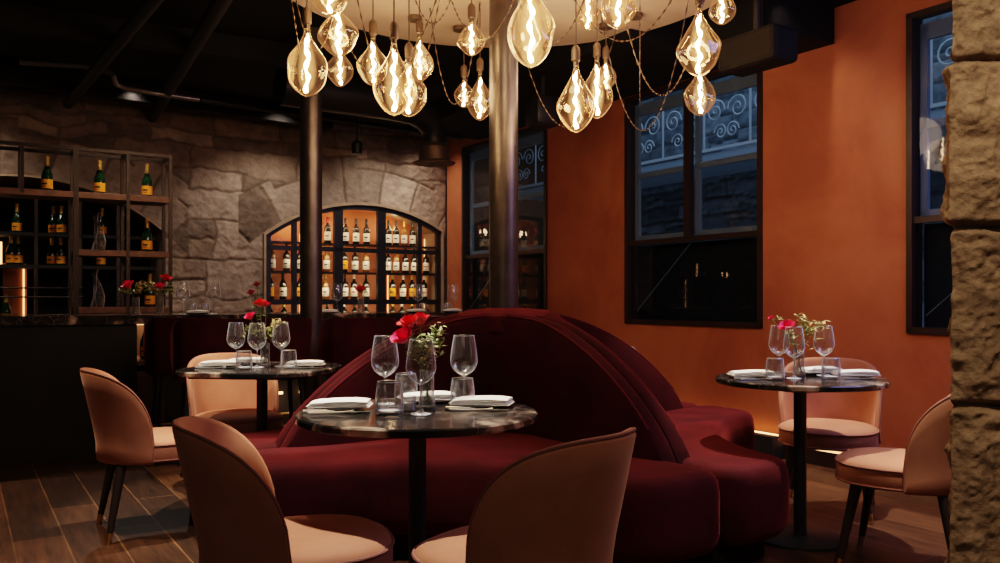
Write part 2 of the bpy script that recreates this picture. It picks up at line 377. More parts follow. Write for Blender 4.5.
def stone_mesh(name, pos, Us, Vs, ids, dist, relief, palette, mortar, m, keep=None, seed=3):
    nv, nu = ids.shape; r = np.random.default_rng(seed)
    tone = r.random(9000); tone2 = r.random(9000); off = r.random(9000)
    t = np.clip(dist / .020, 0, 1); t = t * t * (3 - 2 * t)
    h = relief * (t * (.6 + .7 * off[ids % 9000])) + relief * .9 * (smooth_noise(ids.shape, (60, 110), seed + 9) - .5) * t + relief * .6 * (smooth_noise(ids.shape, (150, 280), seed + 10) - .5)
    h[:, 0] = h[:, -1] = 0
    p = np.array(palette); a = tone[ids % 9000][..., None]; b = tone2[ids % 9000][..., None]
    c = (p[0] * (1 - a) + p[1] * a) * (.62 + .7 * b)
    tt = t[..., None]; c = np.array(mortar) * (1 - tt) + c * tt
    verts = pos(Us, Vs, h).reshape(-1, 3)
    idx = np.arange(nv * nu).reshape(nv, nu)
    f = np.stack([idx[:-1, :-1], idx[:-1, 1:], idx[1:, 1:], idx[1:, :-1]], -1).reshape(-1, 4)
    if keep is not None: f = f[keep.reshape(-1)]
    me = bpy.data.meshes.new(name); me.from_pydata(verts.tolist(), [], f.tolist())
    ca = me.color_attributes.new('stone', 'FLOAT_COLOR', 'POINT')
    rgba = np.concatenate([c.reshape(-1, 3), np.ones((nv * nu, 1))], 1).astype(np.float32)
    ca.data.foreach_set('color', rgba.ravel()); me.materials.append(m); me.shade_smooth()
    o = bpy.data.objects.new(name, me); col.objects.link(o); o['kind'] = 'structure'; return o
us = np.linspace(0, 6.9, 520); vs_ = np.linspace(0, CEIL, 240); Ug, Vg = np.meshgrid(us, vs_)
ids, dist = stone_field(Ug, Vg, [.38, .42, .33, .40, .36, .34, .17, .26, .13, .20, .12, .16], (.45, 1.15), 11, [(C1, A1), (C2, A2)])
def pos_stone(u, v, h):
    base = np.array(CN)[None, None, :] + u[..., None] * np.array(U) + (h - .03)[..., None] * np.array(NS)
    base[..., 2] = v; return base
uc = (Ug[:-1, :-1] + Ug[1:, 1:]) / 2; vc = (Vg[:-1, :-1] + Vg[1:, 1:]) / 2
inside = lambda C, A: (uc > A[0]) & (uc < A[1]) & (vc > C[1]) & (np.hypot(uc - C[0], vc - C[1]) < C[2]) | ((uc > A[0]) & (uc < A[1]) & (vc <= C[1]))
o1 = inside(C1, A1) & (vc > .25); o2 = inside(C2, A2) & (vc > .25)
stone_mesh('wall_back', pos_stone, Ug, Vg, ids, dist, .014, [(.25, .19, .145), (.37, .30, .25)], (.17, .125, .092), M['stone'], keep=~(o1 | o2))

# arch linings and niches
def arch_lining(name, A, C, depth, m, lip=.03, th=.03, bottom=.25):
    mb = MB(); n = 40; ring = []
    pts = [(A[0], bottom)] + [(A[0] + (A[1] - A[0]) * i / n, None) for i in range(n + 1)] + [(A[1], bottom)]
    pts = [(u, archtop(u, C) if v is None else v) for u, v in pts]
    cu, cv = (A[0] + A[1]) / 2, 1.0
    for u, v in pts:
        k = Vector((cu - u, cv - v)).normalized() * th
        ring += [S(u, v, lip), S(u, v, -depth), S(u + k.x, v + k.y, -depth), S(u + k.x, v + k.y, lip)]
    f = []
    for i in range(len(pts) - 1):
        for j in range(4):
            f.append((i * 4 + j, i * 4 + (j + 1) % 4, (i + 1) * 4 + (j + 1) % 4, (i + 1) * 4 + j))
    mb.add(ring, f); return struct(name, mb, m)
M['lining'] = principled('arch_lining', (.42, .30, .20), .8, noise=(10, (.34, .24, .16)))
arch_lining('trim_1', A1, C1, .42, M['lining'])
arch_lining('trim_2', A2, C2, .55, M['lining'], th=.02)
def flat(pts): 
    m_ = MB(); m_.add(pts, [tuple(range(len(pts)))]); return m_
struct('wall_cabinet_recess', flat([S(-.02, .2, -.42), S(2.25, .2, -.42), S(2.25, 2.3, -.42), S(-.02, 2.3, -.42)]), 'copper')
struct('wall_bar_recess', flat([S(3.1, .2, -.55), S(6.1, .2, -.55), S(6.1, 2.4, -.55), S(3.1, 2.4, -.55)]), 'matte_black')

# ------------------------------------------------------------------ orange wall with three window openings
WINS = [(.38, 2.04), (3.21, 4.70), (5.81, 7.31)]; WB, WT = .91, 2.86
mb = MB(); edges = [0.0] + [x for w in WINS for x in w] + [9.2]
def slab(mb, s0, s1, z0, z1, d0=0.0, d1=-.13):
    p = [O(s0, z0, d0), O(s1, z0, d0), O(s1, z1, d0), O(s0, z1, d0), O(s0, z0, d1), O(s1, z0, d1), O(s1, z1, d1), O(s0, z1, d1)]
    mb.add(p, [(0, 1, 2, 3), (5, 4, 7, 6), (4, 0, 3, 7), (1, 5, 6, 2), (3, 2, 6, 7), (4, 5, 1, 0)])
for i in range(0, len(edges), 2): slab(mb, edges[i], edges[i + 1], 0, CEIL)
for w in WINS: slab(mb, w[0], w[1], 0, WB); slab(mb, w[0], w[1], WT, CEIL)
struct('wall_right', mb, 'plaster', smooth=False)
mb = MB(); slab(mb, .05, 9.0, 0, .10, .02, .002); struct('baseboard_right', mb, 'winframe', smooth=False)
# plinth ledge with hidden light strip at the foot of the wall
mb = MB(); slab(mb, 1.0, 4.9, 0.0, .16, .14, .022); struct('trim_3', mb, 'panel', smooth=False)
led = obj('light_strip', (lambda q: (slab(q, 1.1, 4.9, .161, .166, .06, .03), q)[1])(MB()), 'led', smooth=False)
tag(led, 'warm light strip glowing along the foot of the orange wall', 'light strip')
mb = MB(); slab(mb, 4.9, 9, .101, .112, .019, .004)
tag(obj('light_strip', mb, 'led_soft', smooth=False), 'warm light strip behind the pink chairs at the right table', 'light strip')

for i, (a, b) in enumerate(WINS):
    fr = MB(); t = .038
    for s0, s1, z0, z1 in ((a, a + t, WB, WT), (b - t, b, WB, WT), (a, b, WB, WB + t), (a, b, WT - t, WT)): slab(fr, s0, s1, z0, z1, .02, -.05)
    for s0, s1, z0, z1 in ((a, a + .012, WB, WT), (b - .012, b, WB, WT), (a, b, WB, WB + .012), (a, b, WT - .012, WT)): slab(fr, s0, s1, z0, z1, -.05, -.135)
    mid = (a + b) / 2 - .02
    w = struct('window_%d' % (i + 1), fr, 'winframe', smooth=False)
    q = MB(); slab(q, mid - .032, mid + .032, 1.6, WT - t, 0, -.05); slab(q, a + t, b - t, 1.58, 1.62, 0, -.05); obj('mullion', q, 'winframe', w, smooth=False)
    for x0, x1 in ((a + t, mid - .028), (mid + .028, b - t)):
        sh = MB(); g = .045
        d0, d1 = -.07, -.10
        for s0, s1, z0, z1 in ((x0, x0 + g, 1.62, 2.78), (x1 - g, x1, 1.62, 2.78), (x0, x1, 1.62, 1.62 + g), (x0, x1, 2.70, 2.80), (x0, x1, 2.16, 2.16 + g)): slab(sh, s0, s1, z0, z1, d0, d1)
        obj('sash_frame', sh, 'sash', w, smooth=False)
    g = MB(); g.add([O(a + t, WB + t, -.02), O(b - t, WB + t, -.02), O(b - t, WT - t, -.02), O(a + t, WT - t, -.02)], [(0, 1, 2, 3)])
    obj('glass_pane', g, 'pane', w, smooth=False)
    g = MB(); slab(g, a + t, b - t, WB, 1.58, -.11, -.13); obj('lower_panel', g, 'night', w, smooth=False)
    g = MB(); g.tube([O(mid, 1.57, -.05), O(a + t + .05, 1.02, -.05)], .0035, 5); obj('stay_wire', g, 'sash', w)

# building across the lane
us2 = np.linspace(-2, 12, 500); vs2 = np.linspace(0, 6, 220); Ug2, Vg2 = np.meshgrid(us2, vs2)
id2, di2 = stone_field(Ug2, Vg2, [.22] * 27, (.35, .8), 31)
def pos_out(u, v, h):
    base = np.array(CN)[None, None, :] + u[..., None] * np.array(E) + (h - 3.6)[..., None] * np.array(NE); base[..., 2] = v; return base
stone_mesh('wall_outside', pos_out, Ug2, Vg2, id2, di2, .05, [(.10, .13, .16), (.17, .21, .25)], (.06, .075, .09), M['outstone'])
rail = MB()
def scroll(mb, s, z, sc, flip):
    pts = []
    for i in range(26):
        a = i / 25 * 3.6 * PI; r = sc * (1 - i / 27)
        pts.append(O(s + flip * r * math.cos(a), z + r * math.sin(a), -2.6))
    mb.tube(pts, .010, 4)
s = -2.4
while s < 9.0:
    scroll(rail, s, 3.32, .15, 1); scroll(rail, s + .34, 3.32, .15, -1); scroll(rail, s + .08, 3.07, .10, -1); scroll(rail, s + .26, 3.07, .10, 1)
    rail.beam(O(s + .52, 2.88, -2.6), O(s + .52, 3.57, -2.6), .022, .022); s += .70
rail.beam(O(-2.6, 2.88, -2.6), O(9, 2.88, -2.6), .04, .035); rail.beam(O(-2.6, 3.57, -2.6), O(9, 3.57, -2.6), .04, .035)
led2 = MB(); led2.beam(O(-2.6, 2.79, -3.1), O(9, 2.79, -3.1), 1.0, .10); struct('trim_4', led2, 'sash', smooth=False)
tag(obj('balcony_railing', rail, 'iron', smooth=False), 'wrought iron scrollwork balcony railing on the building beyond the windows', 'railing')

# ------------------------------------------------------------------ rough stone pillar, right foreground
def pillar():
    X0, Y0 = 1.135, 2.15; a = np.linspace(-.75, .9, 330); v = np.linspace(0, CEIL, 610)
    A, V = np.meshgrid(a, v)
    jo = np.array([0, .36, .84, 1.29, 1.725, 2.2, 2.7, 3.2])
    warp = (smooth_noise(A.shape, (14, 8), 77) - .5) * .03; vv = V + warp
    k = np.clip(np.searchsorted(jo, vv.ravel()) - 1, 0, 6).reshape(A.shape)
    d = np.minimum(vv - jo[k], jo[k + 1] - vv)
    ids = k + 40
    offs = np.array([.0, .010, .004, .022, .0, .018, -.01])[k]
    t = np.clip(d / .016, 0, 1); t = np.sqrt(t)
    h = -.03 * (1 - t) + offs * t + .016 * (smooth_noise(A.shape, (50, 26), 80) - .5) + .012 * (smooth_noise(A.shape, (120, 66), 81) - .5) + .007 * (smooth_noise(A.shape, (300, 160), 82) - .5)
    # a<0 : side face running away from the camera, a>0 : front face
    rc = .05
    X = np.where(A > 0, X0 + A, X0); Y = np.where(A > 0, Y0, Y0 - A * .80); X = np.where(A > 0, X, X0 - A * .62)
    nx = np.where(A > 0, 0, -1.); ny = np.where(A > 0, -1., 0)
    bl = np.clip(A / rc, -1, 1); ang = (bl + 1) / 2 * PI / 2; near = np.abs(A) < rc
    nx = np.where(near, -np.cos(ang), nx); ny = np.where(near, -np.sin(ang), ny)
    cut = np.where(near, rc * (1 - np.abs(bl)) * .45, 0)
    X = X + nx * (h - cut); Y = Y + ny * (h - cut)
    verts = np.stack([X, Y, V], -1).reshape(-1, 3)
    n, mth = A.shape; idx = np.arange(n * mth).reshape(n, mth)
    f = np.stack([idx[:-1, :-1], idx[:-1, 1:], idx[1:, 1:], idx[1:, :-1]], -1).reshape(-1, 4)
    me = bpy.data.meshes.new('wall_pillar'); me.from_pydata(verts.tolist(), [], f.tolist())
    ton = np.array([.9, 1.0, .92, 1.08, .95, .9, 1])[k][..., None]
    c = np.array([.45, .305, .18]) * ton * (.85 + .3 * smooth_noise(A.shape, (30, 14), 90))[..., None]
    c = c * t[..., None] + np.array([.10, .06, .035]) * (1 - t[..., None])
    ca = me.color_attributes.new('stone', 'FLOAT_COLOR', 'POINT')
    ca.data.foreach_set('color', np.concatenate([c.reshape(-1, 3), np.ones((n * mth, 1))], 1).astype(np.float32).ravel())
    me.materials.append(M['pillar_stone']); me.shade_smooth()
    o = bpy.data.objects.new('wall_pillar', me); col.objects.link(o); o['kind'] = 'structure'
pillar()

# ------------------------------------------------------------------ columns, ceiling raft
CX, CY = .04, 4.70; DISCZ = 2.90
mb = MB(); mb.lathe([(.0, DISCZ), (1.33, DISCZ), (1.35, DISCZ + .02), (1.35, CEIL), (0, CEIL)], 96, (CX, CY, 0)); struct('ceiling_raft', mb, 'disc')
def column(x, y, r, label):
    t = thing('steel_column', label, 'column', (x, y, 0)); t['kind'] = 'structure'
    q = MB(); q.lathe([(r, 0), (r, CEIL)], 40); obj('shaft', q, 'column', t)
    q = MB(); q.lathe([(r + .04, 0), (r + .04, .02), (r + .001, .03)], 40); obj('base_flange', q, 'black', t)
column(at(311, 6.1), 6.1, .079, 'bronze steel column standing in front of the bar counter')
column(.02, CY, .080, 'bronze steel column rising from the middle of the burgundy sofa')

# ------------------------------------------------------------------ star-shaped booth sofa
sofa = thing('booth_sofa', 'burgundy velvet four-sided booth sofa with arched backs around the central column', 'sofa', (CX, CY, 0), math.atan2(-.832, .555))
def offset_ring(pts, d):
    n = len(pts); out = []
    for i in range(n):
        p = Vector(pts[i]); a = (p - Vector(pts[i - 1])); b = (Vector(pts[(i + 1) % n]) - p)
        a = a.normalized() if a.length > 1e-9 else b.normalized(); b = b.normalized() if b.length > 1e-9 else a
        na = Vector((-a.y, a.x)); nb = Vector((-b.y, b.x)); m_ = (na + nb)
        m_ = m_.normalized() if m_.length > 1e-6 else na
        k = max(m_.dot(na), .5); out.append(p + m_ * d / k)
    return out
def bez(a, c, b, n): return [((1 - t) ** 2 * a[0] + 2 * t * (1 - t) * c[0] + t * t * b[0], (1 - t) ** 2 * a[1] + 2 * t * (1 - t) * c[1] + t * t * b[1]) for t in [i / n for i in range(n + 1)]]
def seat_outline():
    o = [(0.004, 0.004), (.5, .004), (1.0, .004), (1.38, .004)]
    tip = bez((1.47, .004), (1.59, .006), (1.59, .13), 7) + bez((1.588, .26), (1.572, .475), (1.41, .488), 8)
    o += tip + bez((1.37, .495), (.69, .69), (.495, 1.37), 36)
    o += [(y, x) for x, y in reversed(tip)]
    o += [(.004, 1.38), (.004, 1.0), (.004, .5)]
    return o
def profile_solid(outline, prof):
    mb = MB(); n = len(outline); vs = []; fs = []
    for z, d in prof:
        vs += [(p.x, p.y, z) for p in offset_ring(outline, d)]
    for i in range(len(prof) - 1):
        for k in range(n): fs.append((i * n + k, i * n + (k + 1) % n, (i + 1) * n + (k + 1) % n, (i + 1) * n + k))
    fs.append(tuple(reversed(range(n)))); fs.append(tuple(range((len(prof) - 1) * n, len(prof) * n)))
    return mb.add(vs, fs)
SO = seat_outline()
def hprof(r): return .415 + .655 * max(1 - (min(r / 1.30, 1)) ** 2, 0) ** .77
def back_curve():
    t = .088; R = .40; c = t + R; pts = []
    for i in range(40):
        f = (i / 39) ** .7; pts.append((1.298 - (1.298 - c) * f, t, 0))
    for i in range(1, 20): a = -PI / 2 - (PI / 2) * i / 20; pts.append((c + R * math.cos(a), c + R * math.sin(a), i / 20))
    pts += [(y, x, 1 - a) for x, y, a in reversed(pts[:40])]
    return pts
def backrest_mesh():
    pts = back_curve(); n = len(pts); mb = MB(); rows = []; edge = []; seam = []
    for i, (x, y, a) in enumerate(pts):
        r = math.hypot(x, y); h = hprof(r); z0 = .40; hh = max(h, z0 + .012)
        p = Vector((x, y)); q = Vector(pts[max(i - 1, 0)][:2]); s_ = Vector(pts[min(i + 1, n - 1)][:2]); d = (s_ - q).normalized()
        nrm = Vector((-d.y, d.x)); nrm = nrm if nrm.dot(Vector((1, 1))) > 0 else -nrm     # towards the sitter
        if i < 40: bk = Vector((x, .004))
        elif i >= n - 40: bk = Vector((.004, y))
        else:
            bk = Vector((x * (1 - 2 * a), .004)) if a < .5 else Vector((.004, y * (2 * a - 1)))
        w = min((hh - z0) / .25, 1); rows.append([])
        def put(pt, z): rows[-1].append((pt.x, pt.y, z))
        put(p + nrm * .05 * w, z0); put(p + nrm * .035 * w, z0 + (hh - z0) * .3); put(p + nrm * .012 * w, z0 + (hh - z0) * .65)
        rr = .035 * w
        put(p, hh - rr); put(p - nrm * rr * .35, hh - rr * .35); put(p - nrm * rr * 1.0, hh)
        m_ = (p - nrm * rr).lerp(bk, .6); put(m_, hh + .004 * w); put(bk.lerp(m_, .15), hh - .010 * w); put(bk, hh - .02 * w); put(bk, z0)
        e = p - nrm * rr * .35; edge.append((e.x, e.y, hh - rr * .35))
    k = len(rows[0]); vs = [v for r_ in rows for v in r_]; fs = []
    for i in range(n - 1):
        for j in range(k - 1): fs.append((i * k + j, (i + 1) * k + j, (i + 1) * k + j + 1, i * k + j + 1))
    fs.append(tuple(range(k))); fs.append(tuple(reversed(range((n - 1) * k, n * k))))
    mb.add(vs, fs); return mb, edge
BM_, EDGE = backrest_mesh()
seat0 = obj('seat', profile_solid(SO, [(.115, .035), (.15, .008), (.19, 0), (.35, 0), (.39, .006), (.415, .018), (.427, .034), (.4335, .052), (.4355, .064), (.436, .072)]), 'burgundy', sofa, angle=60)
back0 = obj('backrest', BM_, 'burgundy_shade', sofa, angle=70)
pip = MB(); pip.tube(EDGE[2:-2], .0055, 6); pip0 = obj('piping', pip, 'burgundy_dark', back0)
for k in range(1, 4):
    for o in (seat0, back0):
        c = o.copy(); c.parent = sofa; c.rotation_euler = (0, 0, k * PI / 2); col.objects.link(c)
        if o is back0:
            d = pip0.copy(); d.parent = c; col.objects.link(d)
pl = MB(); full = []
for k in range(4):
    R = Matrix.Rotation(k * PI / 2, 2); full += [R @ Vector(p) for p in SO[2:-2]]
inn = [Vector(p) * .93 for p in full]
vs = [(p.x, p.y, 0) for p in inn] + [(p.x, p.y, .118) for p in inn]; n = len(inn)
pl.add(vs, [tuple(reversed(range(n))), tuple(range(n, 2 * n))] + [(i, (i + 1) % n, n + (i + 1) % n, n + i) for i in range(n)])
obj('plinth', pl, 'matte_black', sofa, smooth=False)
cp = MB(); cp.lathe([(.30, .95), (.29, 1.03), (.22, 1.06), (.09, 1.072), (.0, 1.072)], 40); obj('centre_cap', cp, 'burgundy', sofa)

# ------------------------------------------------------------------ pink chairs
def make_chair():
    t = thing('dining_chair', 'x', 'chair', group='dusty pink velvet dining chairs')
    ol = [(.022 + .246 * math.copysign(abs(math.cos(a)) ** .82, math.cos(a)), .244 * math.copysign(abs(math.sin(a)) ** .82, math.sin(a))) for a in [2 * PI * k / 56 for k in range(56)]]
    obj('seat', profile_solid(ol, [(.352, .03), (.36, .006), (.37, 0), (.432, 0), (.445, .006), (.457, .03), (.466, .08), (.47, .15)]), 'pink', t, angle=60)
    for z, d in ((.437, .001), (.366, .001)):
        q = MB(); ring = offset_ring(ol, -d); q.tube([(p.x, p.y, z) for p in ring] + [(ring[0].x, ring[0].y, z)], .0048, 6); obj('seat_piping', q, 'pink_piping', t)
    # wrap-around shell; +x is the way the sitter faces
    n = 60; A = 82; rows = []; edge = []; iedge = []
    for i in range(n + 1):
        u = -1 + 2 * i / n; u = math.copysign(abs(u) ** .8, u) if abs(u) > 0 else 0; ph = math.radians(A * u)
        zt = .455 + .335 * max(1 - abs(u) ** 3.0, 0) ** (1 / 1.9); z0 = .352
        dx, dy = -math.cos(ph), math.sin(ph)
        def R0(z): return .256 + .070 * max(z - .45, 0) / .33 * (.35 + .65 * math.cos(min(abs(ph), PI / 2)))
        row = []; th = .030
        zs = [z0, z0 + .012] + [z0 + .012 + (zt - z0 - .03) * k / 6 for k in range(1, 7)]
        for z in zs: row.append((dx * R0(z), dy * R0(z), z))
        row[0] = (dx * (R0(z0) - .008), dy * (R0(z0) - .008), z0)
        r = R0(zt)
        row.append((dx * (r - .008), dy * (r - .008), zt - .004)); edge.append(row[-1])
        row.append((dx * (r - th / 2), dy * (r - th / 2), zt)); row.append((dx * (r - th + .006), dy * (r - th + .006), zt - .006)); iedge.append(row[-1])
        for z in reversed(zs): row.append((dx * (R0(z) - th), dy * (R0(z) - th), z))
        rows.append(row)
    k = len(rows[0]); q = MB(); fs = []
    for i in range(n):
        for j in range(k): fs.append((i * k + j, (i + 1) * k + j, (i + 1) * k + (j + 1) % k, i * k + (j + 1) % k))
    fs.append(tuple(range(k))); fs.append(tuple(reversed(range(n * k, (n + 1) * k))))
    q.add([v for r in rows for v in r], fs); bk = obj('backrest', q, 'pink', t, angle=70)
    q = MB(); q.tube([rows[0][1]] + edge + [rows[-1][1]], .005, 6); obj('piping', q, 'pink_piping', bk)
    for sx in (-1, 1):
        for sy in (-1, 1):
            top = Vector((sx * .16, sy * .16, .355)); bot = Vector((sx * .225, sy * .215, 0.0)); m_ = top.lerp(bot, .86)
            q = MB(); q.tube([top, m_], [.024, .0145], 14); lg = obj('leg', q, 'legwood', t)
            q = MB(); q.tube([m_, bot], [.0150, .0115], 14); obj('brass_tip', q, 'brass', lg)
    return t
CH = make_chair()
def chair(x, y, fx, fy, label): return place(CH, label, (x, y, 0), math.atan2(fy, fx))
chair(-.575, 2.39, .95, .32, 'dusty pink velvet chair left of the front marble table, its round back nearest the camera')
chair(.045, 2.29, -.78, .62, 'dusty pink velvet chair with back turned, right of the front marble table post')
chair(-1.70, 4.17, .86, .50, 'dusty pink velvet chair beside the dark bar front, brass-tipped legs on the wood floor')
chair(-1.53, 4.94, .50, -.86, 'dusty pink velvet chair behind the rear left table, facing the camera before burgundy stools')
chair(1.745, 4.52, -.42, -.90, 'dusty pink velvet chair against the orange wall, behind the right table')
chair(1.70, 3.56, -.82, .57, 'dusty pink velvet chair turned sideways, partly hidden by the rough stone pillar')

# ------------------------------------------------------------------ pedestal tables
def table_top(t, outline):
    obj('marble_top', profile_solid(outline, [(.724, .006), (.729, 0), (.745, 0), (.75, .005)]), 'marble', t, angle=35)
def round_table(x, y, r, label, rz=0, sq=1.0, base=.21):
    t = thing('pedestal_table', label, 'table', (x, y, 0), rz, group='dark marble pedestal tables')
    ol = [(r * math.copysign(abs(math.cos(a)) ** sq, math.cos(a)), r * math.copysign(abs(math.sin(a)) ** sq, math.sin(a))) for a in [2 * PI * k / 96 for k in range(96)]]
    table_top(t, ol)
    q = MB()
    if sq < .9: q.box((0, 0, .716), (.56, .56, .016))
    else: q.lathe([(.10, .690), (.19, .708), (.19, .724)], 40)
    obj('top_plate', q, 'black', t)
    q = MB(); q.lathe([(.029, .02), (.029, .71)], 28); obj('post', q, 'black', t)
    q = MB(); q.lathe([(base, 0), (base, .008), (base - .01, .013), (.032, .018), (.032, .03)], 48); obj('base', q, 'black', t)
    return t
T1 = (-.272, 2.80); T2 = (1.405, 3.98); T3 = (-1.293, 4.62)
round_table(*T1, .395, 'round dark veined marble table in the foreground set for dinner')
round_table(*T2, .385, 'round dark marble table by the orange wall between two pink chairs')
round_table(*T3, .395, 'rounded square dark marble table in front of the column at the bar', rz=math.radians(-8), sq=.62, base=.18)
tb = round_table(.62, 6.15, .33, 'small round marble table almost hidden behind the burgundy sofa back')

# ------------------------------------------------------------------ glassware, cutlery, napkins, flowers
def make_wineglass():
    t = thing('wine_glass', 'x', 'glass')
    q = MB(); q.lathe([(.033, .0015), (.034, .003), (.012, .007), (.0042, .016), (.0035, .05), (.004, .090), (.007, .099)], 28, cap1=False); obj('stem', q, 'glass_thick', t)
    q = MB(); q.lathe([(.002, .095), (.008, .098), (.022, .105), (.037, .118), (.0465, .136), (.0490, .150), (.0475, .168), (.0435, .198), (.0365, .24)], 32, cap0=False, cap1=False); bw = obj('bowl', q, 'glass', t, angle=80)
    q = MB(); q.tube([(.0365 * math.cos(2 * PI * k / 32), .0365 * math.sin(2 * PI * k / 32), .24) for k in range(33)], .0009, 5); obj('rim', q, 'glass_thick', bw)
    return t
WG = make_wineglass()
def make_tumbler():
    t = thing('water_tumbler', 'x', 'glass')
    q = MB(); q.lathe([(.0, 0), (.038, 0), (.042, .006), (.0425, .02), (.041, .06), (.036, .098), (.0345, .098), (.039, .06), (.040, .022), (.036, .014), (0, .013)], 32); obj('body', q, 'glass_thick', t, angle=60)
    q = MB(); q.tube([(.0352 * math.cos(2 * PI * k / 32), .0352 * math.sin(2 * PI * k / 32), .098) for k in range(33)], .0012, 5); obj('rim', q, 'steel', t)
    return t
TB = make_tumbler()
def make_vase():
    t = thing('bud_vase', 'x', 'vase')
    q = MB(); q.lathe([(0, 0), (.027, 0), (.029, .006), (.024, .05), (.024, .13), (.0225, .13), (.0225, .05), (.026, .012), (0, .011)], 28); obj('glass_body', q, 'glass_thick', t, angle=60)
    q = MB(); q.lathe([(0, .012), (.0255, .012), (.0222, .05), (.0222, .085), (0, .085)], 24); obj('water', q, 'water', t)
    return t
VS = make_vase()
def make_votive():
    t = thing('votive_glass', 'x', 'candle holder')
    q = MB(); q.lathe([(0, 0), (.022, 0), (.026, .006), (.027, .05), (.024, .05), (.0225, .012), (0, .011)], 24); obj('holder', q, 'glass_thick', t, angle=60)
    q = MB(); q.lathe([(0, .012), (.020, .012), (.020, .028), (0, .030)], 20); obj('candle', q, 'napkin', t)
    return t
VT = make_votive()
def make_napkin(seed):
    r = random.Random(seed); q = MB(); w, d = .205, .115
    for L_ in range(4):
        z0 = .002 + L_ * .0052; sx = w / 2 - L_ * .003 + r.uniform(-.003, .003); sy = d / 2 - L_ * .0015; off = r.uniform(-.003, .004); nx = 12; ny = 8; vs = []; fs = []
        for s_ in (0, 1):
            for j in range(ny + 1):
                for i in range(nx + 1):
                    fx = i / nx * 2 - 1; fy = j / ny * 2 - 1; ed = max(abs(fx), abs(fy)) ** 6
                    z = z0 + (.0052 * (1 - .85 * ed) if s_ else 0) + .0025 * math.sin(fx * 2.2 + seed) * (L_ + 1) / 4 + .003 * (L_ / 3) * (1 - abs(fy))
                    vs.append((fx * sx + off, fy * sy + .004 * fx, z))
        m_ = (nx + 1) * (ny + 1)
        for j in range(ny):
            for i in range(nx):
                a = j * (nx + 1) + i; fs += [(a, a + nx + 1, a + nx + 2, a + 1), (m_ + a, m_ + a + 1, m_ + a + nx + 2, m_ + a + nx + 1)]
        bd = [i for i in range(nx)] + [j * (nx + 1) + nx for j in range(ny)] + [ny * (nx + 1) + nx - i for i in range(nx)] + [(ny - j) * (nx + 1) for j in range(ny)]
        for a, b in zip(bd, bd[1:] + bd[:1]): fs.append((a, b, m_ + b, m_ + a))
        q.add(vs, fs)
    o = obj('folded_napkin', q, 'napkin', angle=50); tag(o, 'x', 'napkin'); return o
NP = make_napkin(1)
def make_plate():
    q = MB(); q.lathe([(0, 0), (.055, 0), (.060, .003), (.085, .008), (.088, .011), (.084, .0115), (.058, .006), (0, .005)], 40)
    o = obj('side_plate', q, 'porcelain', angle=60); tag(o, 'x', 'plate'); return o
PLT = make_plate()
def make_fork():
    t = thing('table_fork', 'x', 'fork')
    q = MB(); q.tube([(-.095, 0, .003), (-.03, 0, .0035), (.03, 0, .006), (.05, 0, .005)], [.0055, .003, .0028, .008], 8); obj('handle', q, 'steel', t)
    q = MB(); q.box((.055, 0, .005), (.02, .021, .002))
    for k in range(4): q.box((.080, -.009 + k * .006, .0055), (.04, .0028, .0018))
    obj('tines', q, 'steel', t, smooth=False); return t
def make_knife():
    t = thing('table_knife', 'x', 'knife')
    q = MB(); q.tube([(-.105, 0, .004), (-.06, 0, .005), (-.005, 0, .004)], [.0065, .0055, .004], 8); obj('handle', q, 'steel', t)
    q = MB(); pts = [(-.005, -.005), (.09, -.008), (.108, -.004), (.112, .005), (-.005, .006)]
    vs = [(x, y, .003) for x, y in pts] + [(x, y, .0045) for x, y in pts]; n = 5
    q.add(vs, [(4, 3, 2, 1, 0), (5, 6, 7, 8, 9)] + [(i, (i + 1) % n, n + (i + 1) % n, n + i) for i in range(n)]); obj('blade', q, 'steel', t, smooth=False); return t
FK = make_fork(); KN = make_knife()

def make_rose(m, r0=.022):
    q = MB(); n = 0
    for L_, (rr, cnt, tilt, zc) in enumerate([(.30, 3, .15, .7), (.52, 4, .35, .5), (.78, 5, .65, .28), (1.0, 6, 1.0, .05)]):
        for k in range(cnt):
            a = 2 * PI * k / cnt + L_ * .6; vs = []; nu, nv = 5, 4; wd = 1.25 * PI / cnt
            for j in range(nv + 1):
                fj = j / nv
                for i in range(nu + 1):
                    fi = i / nu * 2 - 1; aa = a + fi * wd * (1 - .35 * fj * fj)
                    R = r0 * rr * (.35 + .65 * math.sin(fj * PI / 2 * (.7 + .3 * tilt))) * (1 + .35 * fj * tilt) - r0 * .06 * abs(fi)
                    z = r0 * (-.5 + 1.45 * fj - .45 * tilt * fj * fj - .12 * abs(fi) ** 2 * fj + zc * .3)
                    vs.append((R * math.cos(aa), R * math.sin(aa), z))
            q.add(vs, [(j * (nu + 1) + i, j * (nu + 1) + i + 1, (j + 1) * (nu + 1) + i + 1, (j + 1) * (nu + 1) + i) for j in range(nv) for i in range(nu)])
    return q
def leafq(q, p, d, L_, w, up=Vector((0, 0, 1))):
    d = d.normalized(); s_ = d.cross(up); s_ = s_.normalized() if s_.length > 1e-4 else Vector((1, 0, 0)); nn = s_.cross(d)
    pts = [p, p + d * L_ * .3 + s_ * w, p + d * L_ * .7 + s_ * w * .7 - nn * L_ * .05, p + d * L_ - nn * L_ * .12, p + d * L_ * .7 - s_ * w * .7 - nn * L_ * .05, p + d * L_ * .3 - s_ * w, p + d * L_ * .5 + nn * L_ * .04]
    q.add(pts, [(0, 1, 6), (1, 2, 6), (2, 3, 6), (3, 4, 6), (4, 5, 6), (5, 0, 6)])
